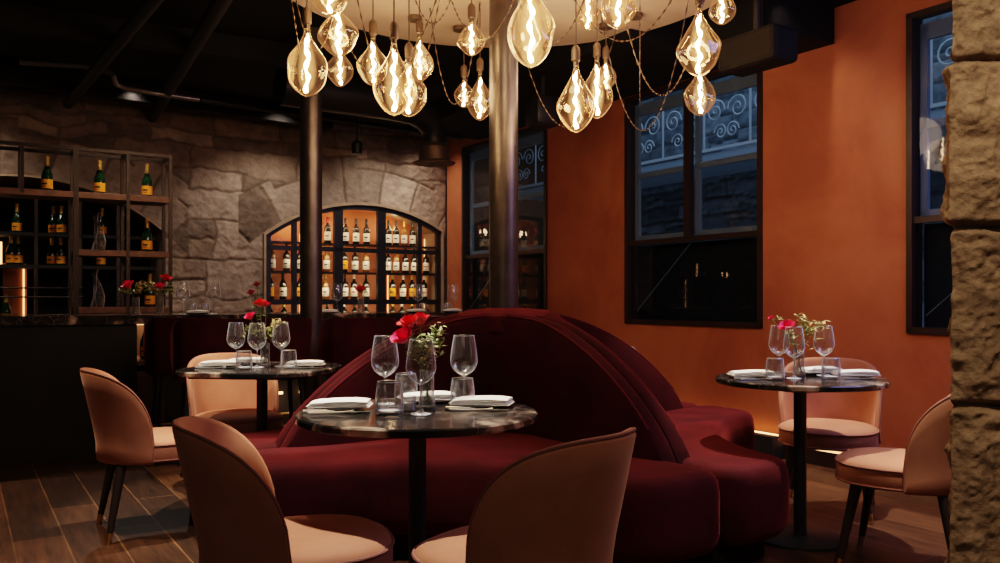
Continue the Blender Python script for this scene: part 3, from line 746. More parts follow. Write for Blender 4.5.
def rose(vase, head, kind, label, r0=.022, group=None):
    """cut flower standing in a vase: stem from the vase foot to the bloom at head"""
    v = Vector(vase); h = Vector(head)
    t = thing('cut_rose', label, 'flower', v, group=group); e = h - v
    d0 = Vector((e.x, e.y, 0)); d0 = d0.normalized() if d0.length > 1e-4 else Vector((1, 0, 0))
    nk = d0 * .015 + Vector((0, 0, .13)); st = -d0 * .012 + Vector((0, 0, .02))
    q = MB(); q.tube([st, nk, nk.lerp(e, .5) + Vector((0, 0, .01)), e - Vector((0, 0, .008))], .0018, 6); obj('stem', q, 'stem', t)
    b = make_rose(kind, r0); tl = Vector((e.x, e.y - .04, max(e.z, .05) * .6)).normalized(); R = Vector((0, 0, 1)).rotation_difference(tl)
    b.v = [tuple(e + R @ Vector(p)) for p in b.v]; obj('bloom', b, kind, t, angle=60)
    q = MB()
    for k in range(3):
        p = nk.lerp(e, .2 + .25 * k); leafq(q, p, Vector((random.uniform(-1, 1), random.uniform(-1, 1), .3)), .035, .010)
    obj('leaf_spray', q, 'leaf', t, smooth=False)
def sprig(vase, tip, label, m='leaf', n=16, L_=.022, w=.005, group=None, droop=0, twig=5):
    v = Vector(vase); e = Vector(tip) - v; t = thing('foliage_sprig', label, 'foliage', v, group=group)
    d0 = Vector((e.x, e.y, 0)); d0 = d0.normalized() if d0.length > 1e-4 else Vector((1, 0, 0))
    nk = d0 * .016 + Vector((0, 0, .128)); st = -d0 * .012 + Vector((0, 0, .02)); pts = []
    for i in range(9):
        f = i / 8; p = nk.lerp(e, f) + Vector((0, 0, .05 * math.sin(f * PI) * (1 + droop))); pts.append(p)
    q = MB(); q.tube([st] + pts, .0012, 5)
    lv = MB(); twigs = []
    for k in range(twig):
        b = pts[2 + int(k * 6 / max(twig, 1))]; dd = Vector((random.uniform(-1, 1), random.uniform(-1, 1), random.uniform(-.3, .9))).normalized()
        c = b + dd * random.uniform(.025, .05); q.tube([b, (b + c) / 2 + Vector((0, 0, .006)), c], .0008, 4); twigs.append((b, c))
    for k in range(n):
        if twigs and k % 2:
            b, c = random.choice(twigs); p = b.lerp(c, random.uniform(.3, 1))
        else: p = pts[random.randint(1, 8)]
        leafq(lv, p, Vector((random.uniform(-1, 1), random.uniform(-1, 1), random.uniform(-.6, .8))), L_ * random.uniform(.6, 1.2), w * random.uniform(.7, 1.2))
    obj('twig', q, 'stem', t); obj('leaves', lv, m, t, smooth=False)

def on_table(px, py, ztop=.75):
    Y = (H - ztop) * F / (py - HY); return at(px, Y), Y
def setting(px, py, rz, where, zt=.75, cut=True, plate=True):
    x, y = on_table(px, py, zt); c = min((T1, T2, T3), key=lambda c: (c[0] - x) ** 2 + (c[1] - y) ** 2)
    for it in range(60):
        if math.hypot(x - c[0], y - c[1]) < .27: break
        y += (c[1] - y) * .08 + (.002 if c[1] > y else -.002); x = at(px, y)
        if it > 30: x += (c[0] - x) * .2
    if plate: place(PLT, 'small dark plate under the napkin %s' % where, (x, y, zt), 0, 'dark side plates')
    place(NP, 'folded cream linen napkin %s' % where, (x, y, zt + (.011 if plate else .001)), rz, 'folded linen napkins')
    if cut:
        ca, sa = math.cos(rz), math.sin(rz)
        for dx, dy, P, nm in ((.0, -.085, KN, 'knife'), (.01, -.108, FK, 'fork')):
            place(P, 'stainless %s beside the napkin %s' % (nm, where), (x + ca * dx - sa * dy, y + sa * dx + ca * dy, zt), rz + (.08 if nm == 'fork' else 0), 'table cutlery')
# front table
setting(340, 408, .03, 'at the left of the foreground marble table')
setting(482, 407, -.20, 'at the right of the foreground marble table')
setting(427, 390, .25, 'at the back of the foreground table', cut=False)
def wg(px, Y, label, z=.75, s=1):
    o = place(WG, label, (at(px, Y), Y, z), random.uniform(0, 6), 'clear wine glasses'); o.scale = (s, s, s); return o
def tu(px, Y, label, z=.75, s=1):
    o = place(TB, label, (at(px, Y), Y, z), random.uniform(0, 6), 'clear water tumblers'); o.scale = (s, s, s); return o
wg(385, 2.98, 'wine glass left of the red roses on the foreground table')
wg(464, 3.02, 'wine glass standing alone right of the flowers on the foreground table')
wg(421, 2.72, 'wine glass in front of the flower vase on the foreground table')
tu(389.5, 2.72, 'water tumbler nearest the left napkin on the foreground table', s=1.08)
tu(462.5, 2.92, 'water tumbler below the lone right wine glass on the foreground table')
tu(406, 3.10, 'water tumbler behind the flower vase on the foreground table')
place(VT, 'small clear votive glass beside the vase on the foreground table', (at(408, 2.80), 2.80, .75))
def vase_at(px, Y, z, label): return place(VS, label, (at(px, Y), Y, z), 0, 'clear bud vases').location.copy()
v = vase_at(427, 2.85, .75, 'slim clear vase of red roses in the middle of the foreground table')
def hd(px, py, Y): return (at(px, Y), Y, zz(py, Y))
rose(v, hd(409, 324, 2.84), 'rose', 'red rose, upper left bloom above the foreground table', .030)
rose(v, hd(420, 321, 2.88), 'rose', 'red rose, highest right bloom above the foreground table', .029)
rose(v, hd(403, 338, 2.80), 'pinkrose', 'crimson pink rose leaning left over the foreground wine glass', .031)
sprig(v, hd(444, 331, 2.86), 'yellow-tipped sprig arching right of the roses on the foreground table', 'dryleaf', 36, .018, .006, twig=8)
sprig(v, hd(425, 344, 2.80), 'green leafy sprig at the centre of the foreground bouquet', 'leaf', 80, .026, .0035, twig=12)
sprig(v, hd(432, 352, 2.80), 'pale needle-leaved sprig right of centre in the foreground bouquet', 'dryleaf', 80, .026, .003, twig=12)
sprig(v, hd(408, 352, 2.82), 'green leafy sprig spilling left under the roses on the foreground table', 'leaf', 70, .026, .0035, twig=12)
sprig(v, hd(440, 356, 2.84), 'drooping green sprig right of the vase on the foreground table', 'leaf', 40, .028, .005, droop=1, twig=8)
# right table
setting(739, 371, .02, 'at the left of the table by the orange wall')
setting(855, 374.5, -.12, 'at the right of the table by the orange wall')
setting(819, 366, .2, 'at the back of the table by the orange wall', cut=False)
wg(779, 4.12, 'wine glass left of the red rose on the table by the orange wall')
wg(794, 3.94, 'wine glass before the vase on the table by the orange wall')
wg(824, 4.10, 'wine glass right of the foliage on the table by the orange wall')
tu(775, 3.90, 'water tumbler beside the left napkin on the table by the orange wall')
tu(831, 3.92, 'water tumbler beside the right napkin on the table by the orange wall')
v = vase_at(799, 4.06, .75, 'slim clear vase on the table by the orange wall')
rose(v, hd(787, 327, 4.03), 'pinkrose', 'crimson rose in the vase by the orange wall', .030)
rose(v, hd(771, 318, 4.06), 'pinkrose', 'small crimson bud at the left tip of the orange wall bouquet', .011)
sprig(v, hd(776, 318, 4.08), 'thin yellow sprig carrying the small bud by the orange wall', 'dryleaf', 16, .02, .004)
sprig(v, hd(805, 317, 4.06), 'tallest dry yellow sprig in the vase by the orange wall', 'dryleaf', 75, .028, .006, twig=9)
sprig(v, hd(824, 328, 4.05), 'dry yellow sprig spreading right in the vase by the orange wall', 'dryleaf', 75, .028, .006, twig=9)
sprig(v, hd(815, 348, 4.02), 'drooping green leaves right of the vase by the orange wall', 'leaf', 14, .045, .009, droop=1)
sprig(v, hd(786, 338, 4.05), 'green sprig below the crimson rose by the orange wall', 'leaf', 24, .026, .006)
# rear left table
setting(209, 366, .05, 'at the left of the rounded square table')
setting(316, 364.5, .05, 'at the right of the rounded square table')
setting(247, 361, .0, 'at the back of the rounded square table', cut=False)
wg(236, 4.67, 'wine glass leftmost on the rounded square table')
wg(257, 4.57, 'wine glass before the flowers on the rounded square table')
wg(281, 4.65, 'wine glass right of the flowers on the rounded square table')
tu(244, 4.45, 'water tumbler left of the vase on the rounded square table')
tu(289, 4.53, 'water tumbler right of the vase on the rounded square table')
v = vase_at(265, 4.67, .75, 'slim clear vase on the rounded square table')
rose(v, hd(260, 304, 4.67), 'rose', 'bright red open rose on the rounded square table', .028)
rose(v, hd(266, 305, 4.71), 'rose', 'second bright red rose, right neighbour, on the rounded square table', .020)
rose(v, hd(250, 317, 4.63), 'pinkrose', 'crimson rose low left on the rounded square table', .024)
rose(v, hd(257, 285, 4.69), 'darkrose', 'highest dark red rose against the stone wall', .018)
rose(v, hd(251, 293, 4.67), 'darkrose', 'dark red rose just below the highest dark one', .020)
sprig(v, hd(280, 325, 4.63), 'yellow leafy sprig right of the red roses on the rounded square table', 'dryleaf', 75, .030, .006, twig=8)
sprig(v, hd(243, 335, 4.63), 'green sprig trailing left on the rounded square table', 'leaf', 60, .030, .006)
sprig(v, hd(268, 335, 4.61), 'green leafy sprig in the middle of the rounded square table', 'leaf', 60, .028, .006)

# small glass seen behind the sofa
place(NP, 'folded napkin on the table hidden behind the right slope of the sofa back', (at(621, 6.15), 6.15, .752), .6, 'folded linen napkins')

# ------------------------------------------------------------------ bar counter
B0 = Vector((-3.33, 5.66, 0)); BD = Vector((.891, .454, 0)); BN = Vector((-.454, .891, 0)); BA = math.atan2(.454, .891); BZ = 1.005
def Bp(px, d=0, z=0):
    p0 = B0 + BN * d; s_ = line_s(p0, BD, px); return p0 + BD * s_ + Vector((0, 0, z))
bar = thing('bar_counter', 'long dark marble bar counter with a black front panel', 'bar', B0, BA)
L_end = line_s(B0, BD, 462)
s137 = line_s(B0 + BN * .03, BD, 137); s158 = line_s(B0 + BN * .03, BD, 159)
q = MB(); q.box(((L_end - 1.6) / 2, .45, BZ - .0325), (L_end + 1.6, .90, .065), bev=.004); obj('marble_top', q, 'marble', bar, smooth=False)
q = MB(); q.box(((s137 - 1.6) / 2, .45, (BZ - .066) / 2), (s137 + 1.6, .84, BZ - .066)); obj('front_panel', q, 'panel', bar, smooth=False)
q = MB(); w_ = s158 - s137
q.box((s137 + w_ / 2, .84, .47), (w_, .04, .938)); q.box((s137 + w_ / 2, .45, .66), (w_, .80, .03)); q.box((s158 + .02, .45, .47), (.04, .84, .938)); q.box((s137 + w_ / 2, .08, .30), (w_, .04, .60))
obj('end_shelf', q, 'wood', bar, smooth=False)
q = MB(); q.box(((L_end + s158) / 2, .72, .47), (L_end - s158 - .1, .05, .938)); obj('rear_panel', q, 'panel', bar, smooth=False)
q = MB(); q.box((s137 + w_ / 2, .78, .925), (w_ * .9, .03, .02)); obj('shelf_light', q, 'led_soft', bar, smooth=False)
for fx in (L_end - .15,):
    q = MB(); q.box((fx, .3, .47), (.06, .5, .938)); obj('support_leg', q, 'black', bar, smooth=False)
q = MB(); q.tube([(s158 + .1, .12, .22), (L_end - .2, .12, .22)], .014, 10)
for f in (.05, .5, .95): q.tube([(s158 + .1 + (L_end - s158 - .3) * f, .12, .22), (s158 + .1 + (L_end - s158 - .3) * f, .12, 0)], .012, 8)
obj('foot_rail', q, 'brass', bar)
# low floor lights under the counter
q = MB()
for fx in (.30, .42, .50, .62): q.box((s158 + (L_end - s158) * fx, .66, .33), (.12 if fx < .4 else .05, .02, .02))
obj('floor_light', q, 'led', bar, smooth=False)

# ------------------------------------------------------------------ bottles
def bottle_proto(name, label, cat, body, foil, lab, rb=.0375, h=.30, champ=False, mark=None):
    t = thing(name, label, cat)
    if champ: prof = [(0, 0), (rb - .004, 0), (rb, .006), (rb, h * .42), (rb * .93, h * .50), (rb * .62, h * .62), (rb * .36, h * .76), (.0135, h * .84), (.0135, h * .97), (0, h * .97)]
    else: prof = [(0, 0), (rb - .003, 0), (rb, .005), (rb, h * .58), (rb * .9, h * .635), (rb * .55, h * .68), (.0145, h * .73), (.0135, h * .97), (0, h * .97)]
    q = MB(); q.lathe(prof, 20); obj('glass_body', q, body, t, angle=50)
    z0 = h * (.74 if champ else .78); q = MB()
    if champ: q.lathe([(rb * .44, h * .70), (.0165, h * .80), (.0155, h * .93), (.0175, h * .94), (.0175, h), (0, h)], 16)
    else: q.lathe([(.0155, z0), (.0150, h * .99), (0, h)], 16)
    obj('foil', q, foil, t)
    za, zb = (.08, .34) if champ else (.12, .44); q = MB()
    q.lathe([(rb + .0008, h * za), (rb + .0008, h * zb)], 20, cap0=False, cap1=False); lb = obj('label_paper', q, lab, t)
    if mark:
        q = MB(); a0 = -PI / 2
        for da, zc, hh in ((.5, (za + zb) / 2, .05), (.32, za + .06, .015)):
            vs = []
            for z in (h * (zc - hh / 2), h * (zc + hh / 2)):
                for k in range(5): a = a0 + (k / 2 - 1) * da; vs.append(((rb + .0014) * math.cos(a), (rb + .0014) * math.sin(a), z))
            q.add(vs, [(k, k + 1, k + 6, k + 5) for k in range(4)])
        obj('printed_mark', q, mark, lb, smooth=False)
    return t
CHP = bottle_proto('champagne_bottle', 'x', 'bottle', 'champ', 'gold', 'yellow_label', rb=.042, h=.275, champ=True, mark='black_mark')
kinds = [bottle_proto('wine_bottle', 'x', 'bottle', 'winebody', 'foil_black', 'white_label', mark='black_mark'),
         bottle_proto('wine_bottle', 'x', 'bottle', 'winebody', 'foil_red', 'white_label', mark='red_mark'),
         bottle_proto('wine_bottle', 'x', 'bottle', 'amberwine', 'gold', 'white_label', mark='black_mark'),
         bottle_proto('wine_bottle', 'x', 'bottle', 'winebody', 'foil_white', 'white_label', mark='red_mark'),
         bottle_proto('wine_bottle', 'x', 'bottle', 'winebody', 'gold', 'yellow_label', mark='black_mark')]
kn = ['dark wine bottle with white label', 'red-capped wine bottle with white label', 'amber wine bottle with pale label', 'white-capped wine bottle with red-marked label', 'dark wine bottle with yellow label']

# ------------------------------------------------------------------ arched wine cabinet
def su(px, d=0):
    p0 = CN + NS * d; return line_s((p0.x, p0.y), (U.x, U.y), px)
cab = thing('wine_cabinet', 'arched black metal wine cabinet with glass doors set in the stone wall', 'cabinet', (0, 0, 0))
cbx = [su(264.5, -.02), su(294, -.02), su(338, -.02), su(381, -.02), su(419, -.02), su(441.5, -.02)]
q = MB(); n = 36
for i in range(n):
    ua = A1[0] + .03 + (A1[1] - A1[0] - .06) * i / n; ub = A1[0] + .03 + (A1[1] - A1[0] - .06) * (i + 1) / n
    q.beam(S(ua, archtop(ua, C1) - .055, -.02), S(ub, archtop(ub, C1) - .055, -.02), .05, .05)
for i, u in enumerate(cbx):
    u = min(max(u, A1[0] + .055), A1[1] - .055); w_ = .10 if i in (2, 3) else (.05 if i else .05)
    q.beam(S(u, .26, -.02), S(u, archtop(u, C1) - .05, -.02), w_, .05) if False else q.box(tuple(S(u, (.26 + archtop(u, C1) - .05) / 2, -.02)), (w_, .05, archtop(u, C1) - .31), math.atan2(.538, .843))
for z in (1.665, 1.085, .62):
    q.box(tuple(S((A1[0] + A1[1]) / 2, z, -.02)), (A1[1] - A1[0] - .08, .05, .05), math.atan2(.538, .843))
obj('frame', q, 'cabinet', cab, smooth=False)
for z in (1.74, 1.42, 1.115, .80, .48):
    q = MB(); q.box(tuple(S((A1[0] + A1[1]) / 2, z - .01, -.22)), (A1[1] - A1[0] - .08, .30, .02), math.atan2(.538, .843)); obj('shelf', q, 'cabinet', cab, smooth=False)
for u0, u1 in zip(cbx[1:], cbx[:-1]):
    zt = min(archtop(u0 + .03, C1), archtop(u1 - .03, C1)) - .08
    q = MB(); q.add([S(u0 + .03, .3, -.005), S(u1 - .03, .3, -.005), S(u1 - .03, zt, -.005), S(u0 + .03, zt, -.005)], [(0, 1, 2, 3)])
    obj('door_glass', q, 'cabpane', cab, smooth=False)
for i, px in enumerate([300, 388, 440.5]):
    u = min(max(su(px, -.38), A1[0] + .04), A1[1] - .04)
    q = MB(); q.box(tuple(S(u, 1.1, -.385)), (.008, .008, 1.5), math.atan2(.538, .843)); obj('light_strip', q, 'led_soft', cab, smooth=False)
q = MB()
for i in range(24):
    ua = A1[0] + .06 + (A1[1] - A1[0] - .12) * i / 24; ub = A1[0] + .06 + (A1[1] - A1[0] - .12) * (i + 1) / 24
    q.beam(S(ua, archtop(ua, C1) - .033, -.075), S(ub, archtop(ub, C1) - .033, -.075), .012, .008)
obj('arch_light', q, 'led', cab, smooth=False)
rows = [('top', 1.74, [(327.6, 1), (345.5, 0), (356, 0), (366.5, 0), (388.5, 0), (396, 0), (404, 2), (412.5, 0)]),
        ('second', 1.42, [(272, 2), (286.5, 0), (300, 0), (326.5, 2), (344.5, 4), (355, 0), (366, 2), (388, 0), (396, 2), (405.5, 0), (414, 0), (426, 3)]),
        ('third', 1.115, [(270.5, 4), (283, 0), (300, 4), (325.5, 2), (345, 0), (354, 3), (366, 0), (392.5, 4), (403, 3), (412, 4), (424, 3)]),
        ('lowest', .80, [(270, 0), (284, 4), (327, 0), (344, 3), (354.5, 0), (366, 3), (392.5, 4), (402, 3), (412, 4), (426, 3)])]
ordn = ['first', 'second', 'third', 'fourth', 'fifth', 'sixth', 'seventh', 'eighth', 'ninth', 'tenth', 'eleventh', 'twelfth']
for nm, z, lst in rows:
    for i, (px, k) in enumerate(lst):
        u = su(px, -.20); u = min(max(u, A1[0] + .08), A1[1] - .08); p = S(u, z, -.20)
        place(kinds[k], '%s, %s from left on the %s cabinet shelf' % (kn[k], ordn[i], nm), p, 0, 'wine bottles in the arched cabinet')

# ------------------------------------------------------------------ bar shelving frame with champagne
R0_ = Vector((-3.76, 6.40, 0)); RD = Vector((.843, .538, 0)); RN = Vector((-.538, .843, 0)); RA = math.atan2(.538, .843)
def Rs(px, d=0): p0 = R0_ + RN * d; return line_s(p0, RD, px)
rk = thing('bar_shelf_frame', 'open metal shelf frame with wooden boards standing on the bar counter', 'shelf', R0_, RA)
sx = [-.9, Rs(19) + .02, Rs(76), Rs(128), Rs(170.5)]; TZ = 2.30; DP = .28
q = MB(); w_ = .026
for i, x in enumerate(sx):
    for d in (0, DP):
        zb = BZ if i >= 2 else 1.93
        q.box((x, d, (zb + TZ) / 2), (w_ + (.012 if i == 2 and d == 0 else 0), w_, TZ - zb))
for d in (0, DP): q.box(((sx[0] + sx[-1]) / 2, d, TZ + .001), (sx[-1] - sx[0] + w_, w_ - .002, w_))
for x in sx: q.box((x, DP / 2, TZ), (w_ - .002, DP, w_ - .002))
obj('metal_frame', q, 'frame_metal', rk, smooth=False)
for x0, x1, z in ((sx[0], sx[2], 1.963), (sx[2], sx[3], 1.963), (sx[3], sx[4], 1.963), (sx[2], sx[3], 1.51), (sx[3], sx[4], 1.51), (sx[2], sx[3], 1.055), (sx[3], sx[4], 1.055)):
    q = MB(); q.box(((x0 + x1) / 2, DP / 2, z - .024), (x1 - x0 - w_, DP - .002 + w_, .048), bev=.002); obj('shelf_board', q, 'wood', rk, smooth=False)
def Rp(px, z, d=.12): p0 = R0_ + RN * d; return p0 + RD * line_s(p0, RD, px) + Vector((0, 0, z))
for px, z, lb in ((47, 1.963, 'left above the bar on the high shelf board'), (99.5, 1.963, 'middle of the high shelf above the glass decanters'), (147, 1.963, 'right end of the high shelf board'),
                  (147, 1.51, 'on the middle shelf board'), (150, 1.055, 'on the lowest shelf board behind the bar flowers')):
    place(CHP, 'green champagne bottle with yellow label, ' + lb, Rp(px, z), 0, 'champagne bottles')
# back bar shelves inside the left niche
bb = thing('back_bar_shelf', 'dark recessed back bar shelving inside the left stone arch', 'shelf', (0, 0, 0))
a32 = math.atan2(.538, .843)
def nz(py, px, d=-.25): u = su(px, d); p = S(u, 0, d); return zz(py, p.y)
zA = nz(234, 40); zB = nz(265.5, 40)
for z in (zA, zB):
    q = MB(); q.box(tuple(S(4.6, z - .015, -.28)), (2.7, .40, .03), a32); obj('shelf_board', q, 'panel', bb, smooth=False)
q = MB()
for px in (36, 70, 80, 118): u = su(px, -.10); q.box(tuple(S(u, 1.2, -.10)), (.03, .03, 1.7), a32)
obj('upright', q, 'frame_metal', bb, smooth=False)
q = MB(); q.box(tuple(S(4.6, .86, -.2)), (2.7, .50, .06), a32); obj('counter', q, 'panel', bb, smooth=False)
q = MB()
for py in (288, 297): zz_ = nz(py, 30, -.1); q.tube([S(3.9, zz_, -.08), S(5.8, zz_, -.08)], .008, 6)
obj('rail', q, 'frame_metal', bb)
q = MB(); u = su(15, -.5); q.box(tuple(S(u, 1.15, -.52)), (.20, .02, .62), a32); obj('lit_panel', q, M['copper'], bb, smooth=False)
q = MB(); u = su(1, -.4); q.box(tuple(S(u, 1.55, -.45)), (.02, .02, .22), a32); obj('light_strip', q, 'led_soft', bb, smooth=False)
q = MB(); u = su(24, -.45); q.box(tuple(S(u, 1.15, -.50)), (.012, .012, .55), a32); obj('light_strip', q, 'led_soft', bb, smooth=False)
for px, z, lb in ((17, zA, 'leftmost on the upper recessed shelf'), (54, zA, 'standing back in shade on the upper recessed shelf'), (61.5, zA, 'beside the frame post on the upper recessed shelf'), (102, zA, 'behind the decanter on the upper recessed shelf'),
                  (11, zB, 'leftmost glinting on the lower recessed shelf'), (18, zB, 'second glinting one on the lower recessed shelf'), (52.5, zB, 'standing back in shade on the lower recessed shelf'), (61, zB, 'beside the frame post on the lower recessed shelf'), (101, zB, 'below the decanter on the lower recessed shelf')):
    u = su(px, -.25); place(CHP, 'champagne bottle with yellow label, ' + lb, S(u, z, -.25 - (.08 if 'back' in lb else 0)), 0, 'champagne bottles')
place(CHP, 'champagne bottle lying low at the far left of the back bar counter', S(su(6, -.25), .89, -.25), 0, 'champagne bottles')
place(CHP, 'champagne bottle on the lit shelf in the end of the bar', Bp(146, .28, .675), 0, 'champagne bottles')

# twisted glass decanters
def decanter(p, label):
    t = thing('glass_decanter', label, 'decanter', p, group='twisted glass decanters'); q = MB(); prof = [(.048, 0), (.052, .01), (.045, .08), (.034, .15), (.018, .22), (.012, .245), (.020, .275), (.026, .29)]
    vs = []; seg = 12
    for i, (r, z) in enumerate(prof):
        for k in range(seg):
            a = 2 * PI * k / seg + z * 5; rr = r * (1 + .30 * math.cos(3 * (2 * PI * k / seg)) * (z / .29)) ; vs.append((rr * math.cos(a) + .012 * math.sin(z * 18), rr * math.sin(a), z + (.02 * math.cos(a) if z > .26 else 0)))
    q.add(vs, [(i * seg + k, i * seg + (k + 1) % seg, (i + 1) * seg + (k + 1) % seg, (i + 1) * seg + k) for i in range(len(prof) - 1) for k in range(seg)] + [tuple(reversed(range(seg)))])
    obj('glass_body', q, 'glass_thick', t, angle=20)
    q = MB()
    for k in range(3): q.tube([(vs[i * seg + k * 4][0] * 1.01, vs[i * seg + k * 4][1] * 1.01, vs[i * seg + k * 4][2]) for i in range(len(prof))], .0022, 5)
    obj('glass_ridge', q, 'steel', t)
decanter(Rp(98, 1.51), 'twisted clear glass decanter on the middle shelf above the bar')
decanter(Rp(97, 1.055), 'twisted clear glass decanter on the lowest shelf left of the flowers')

# things on the counter
def bwg(px, d, lb): p = Bp(px, d, BZ); place(WG, 'wine glass on the bar, ' + lb, p, 0, 'clear wine glasses')
def btu(px, d, lb): p = Bp(px, d, BZ); o = place(TB, 'water tumbler on the bar, ' + lb, p, 0, 'clear water tumblers'); o.scale = (.8, .8, .8)
bwg(183, .2, 'left of the pair before the stone wall'); bwg(214, .25, 'right of the pair before the stone wall'); bwg(337, .25, 'just right of the steel column'); bwg(418, .3, 'before the right cabinet door'); bwg(453, .3, 'farthest, before the orange corner')
btu(192, .15, 'left one of two before the stone wall'); btu(205, .15, 'right one of two before the stone wall'); btu(448, .25, 'beside the farthest wine glass'); btu(423, .35, 'beside the glass before the right cabinet door')
NB = NP
for px, lb in ((197, 'before the stone wall'), (328, 'beside the steel column'), (416, 'before the right cabinet door'), (452, 'at its far end')):
    p = Bp(px, .12, BZ + .011); pp = Bp(px, .12, BZ)
    place(PLT, 'small dark plate on the bar ' + lb, pp, 0, 'dark side plates'); o = place(NP, 'folded cream napkin on the bar ' + lb, p, BA, 'folded linen napkins'); o.scale = (.8, .8, .8)
def bvase(px, d, lb): return place(VS, lb, Bp(px, d, BZ), 0, 'clear bud vases').location.copy()
v = bvase(136, .22, 'left vase of the two on the bar before the shelf frame'); y0 = v.y
rose(v, hd(128, 286, y0), 'pinkrose', 'crimson rose leaning left in the left bar vase', .040)
sprig(v, hd(120, 297, y0), 'green sprig curling left in the left bar vase', 'leaf', 60, .035, .010)
sprig(v, hd(140, 288, y0), 'pale leafy sprig rising in the left bar vase', 'dryleaf', 75, .040, .011, twig=8)
v = bvase(160, .22, 'right vase of the two on the bar before the shelf frame'); y0 = v.y
rose(v, hd(166, 279, y0), 'rose', 'bright red rose highest in the right bar vase', .034)
rose(v, hd(160, 287, y0), 'pinkrose', 'crimson rose low in the right bar vase', .034)
sprig(v, hd(148, 289, y0), 'pale leafy sprig spreading between the bar vases', 'dryleaf', 75, .040, .011, twig=8)
sprig(v, hd(173, 292, y0), 'green sprig spreading right in the right bar vase', 'leaf', 65, .034, .011, twig=8)
v = bvase(361, .25, 'vase with a single red rose on the bar before the wine cabinet'); y0 = v.y
rose(v, hd(360.5, 290, y0), 'rose', 'single red rose on the bar before the wine cabinet', .036)
sprig(v, hd(368, 295, y0), 'small green sprig beside the single rose on the bar', 'leaf', 16, .030, .008)

# ------------------------------------------------------------------ burgundy bar stools
def make_stool():
    t = thing('bar_stool', 'x', 'stool', group='burgundy velvet bar stools')
    ol = [(.215 * math.copysign(abs(math.cos(a)) ** .7, math.cos(a)), .225 * math.copysign(abs(math.sin(a)) ** .7, math.sin(a))) for a in [2 * PI * k / 40 for k in range(40)]]
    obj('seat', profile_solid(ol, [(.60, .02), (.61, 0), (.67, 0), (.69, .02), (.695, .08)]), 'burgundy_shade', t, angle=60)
    q = MB(); rows = []; n = 36
    for i in range(n + 1):
        u = -1 + 2 * i / n; ph = u * math.radians(112); c, s_ = -math.cos(ph), math.sin(ph); k = max(abs(c), abs(s_)) ** .55
        zt = .76 + .235 * max(1 - abs(u * 1.08) ** 5, 0) if abs(u) < .92 else .76
        R = .245 / max(k, .1); row = []
        for r, z in ((R, .60), (R + .02, zt - .02), (R + .012, zt), (R - .02, zt), (R - .03, zt - .02), (R - .04, .62)): row.append((c * r, s_ * r, z))
        rows.append(row)
    m_ = 6; q.add([p for r in rows for p in r], [(i * m_ + j, (i + 1) * m_ + j, (i + 1) * m_ + (j + 1) % m_, i * m_ + (j + 1) % m_) for i in range(n) for j in range(m_)] + [tuple(range(m_)), tuple(reversed(range(n * m_, (n + 1) * m_)))])
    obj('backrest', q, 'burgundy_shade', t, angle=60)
    for sx_ in (-1, 1):
        for sy in (-1, 1):
            q = MB(); q.tube([(sx_ * .16, sy * .16, .61), (sx_ * .20, sy * .20, 0)], [.017, .012], 10); obj('leg', q, 'black', t)
    q = MB(); z = .22; r = .187
    q.tube([(-r, -r, z), (r, -r, z), (r, r, z), (-r, r, z), (-r, -r, z)], .008, 8); obj('footrest', q, 'brass', t); return t
ST = make_stool(); ba = BA + PI / 2
for px, Y, dr, lb in ((213, 5.60, -.05, 'burgundy velvet bar stool directly behind the pink chair at the rounded square table'), (184, 6.0, .0, 'burgundy velvet bar stool turned sideways beside the lit bar shelf'),
                      (357, 5.92, -.1, 'burgundy velvet bar stool right of the steel column'), (421, 6.2, .1, 'burgundy velvet bar stool half hidden by the sofa back, farthest along the bar'), (271, 5.80, .0, 'burgundy velvet bar stool behind the flowers of the rounded square table')):
    place(ST, lb, (at(px, Y), Y, 0), ba + dr)

# ------------------------------------------------------------------ bulb chandelier
BL = [ # px, ytop, ybot, width, Y, where
 (307, 28, 97, 41, 4.00, 'large pear bulb hanging lowest at the far left of the cluster'),
 (338.5, 8, 57, 39, 4.25, 'wide diamond bulb right of the far left pear bulb'),
 (340, 50, 87, 27, 5.00, 'small round bulb below the wide diamond bulb'),
 (330, -40, 16, 40, 3.85, 'wide bulb cut by the top edge above the diamond bulb'),
 (373, 38, 86, 31, 4.60, 'pear bulb hanging left of the biggest twin pair'),
 (394, 43, 116, 42, 3.90, 'long-necked bulb, left one of the lowest twin pair'),
 (409, 62, 117, 36, 4.30, 'faceted bulb, right one of the lowest twin pair'),
 (419.5, 37, 82, 28, 4.90, 'pear bulb above and right of the twin pair'),
 (471.5, 22, 56, 28, 4.50, 'small round bulb just left of the central column top'),
 (464, 80, 108, 20, 5.50, 'tiniest bulb low left of the central column'),
 (480, 74, 121, 26, 5.20, 'narrow pear bulb touching the left of the central column'),
 (531, -20, 68, 48, 3.70, 'biggest teardrop bulb right of the central column'),
 (588, -5, 30, 26, 4.60, 'small round bulb near the top between two larger ones'),
 (618, -25, 29, 36, 4.20, 'wide bulb near the top above the centre right cluster'),
 (576, 65, 133, 37, 4.20, 'lowest pear bulb of the centre right cluster'),
 (597, 60, 119, 31, 4.70, 'slim bulb right of the lowest pear in the centre right cluster'),
 (606, 62, 90, 22, 5.30, 'small bulb tucked behind the centre right cluster'),
 (699, 8, 77, 42, 4.20, 'large faceted bulb at the right of the cluster'),
 (700, 70, 116, 31, 4.60, 'pale bulb hanging lowest at the far right'),
 (722, -12, 25, 26, 4.50, 'small round bulb at the far right top edge')]
bulb_xy = []
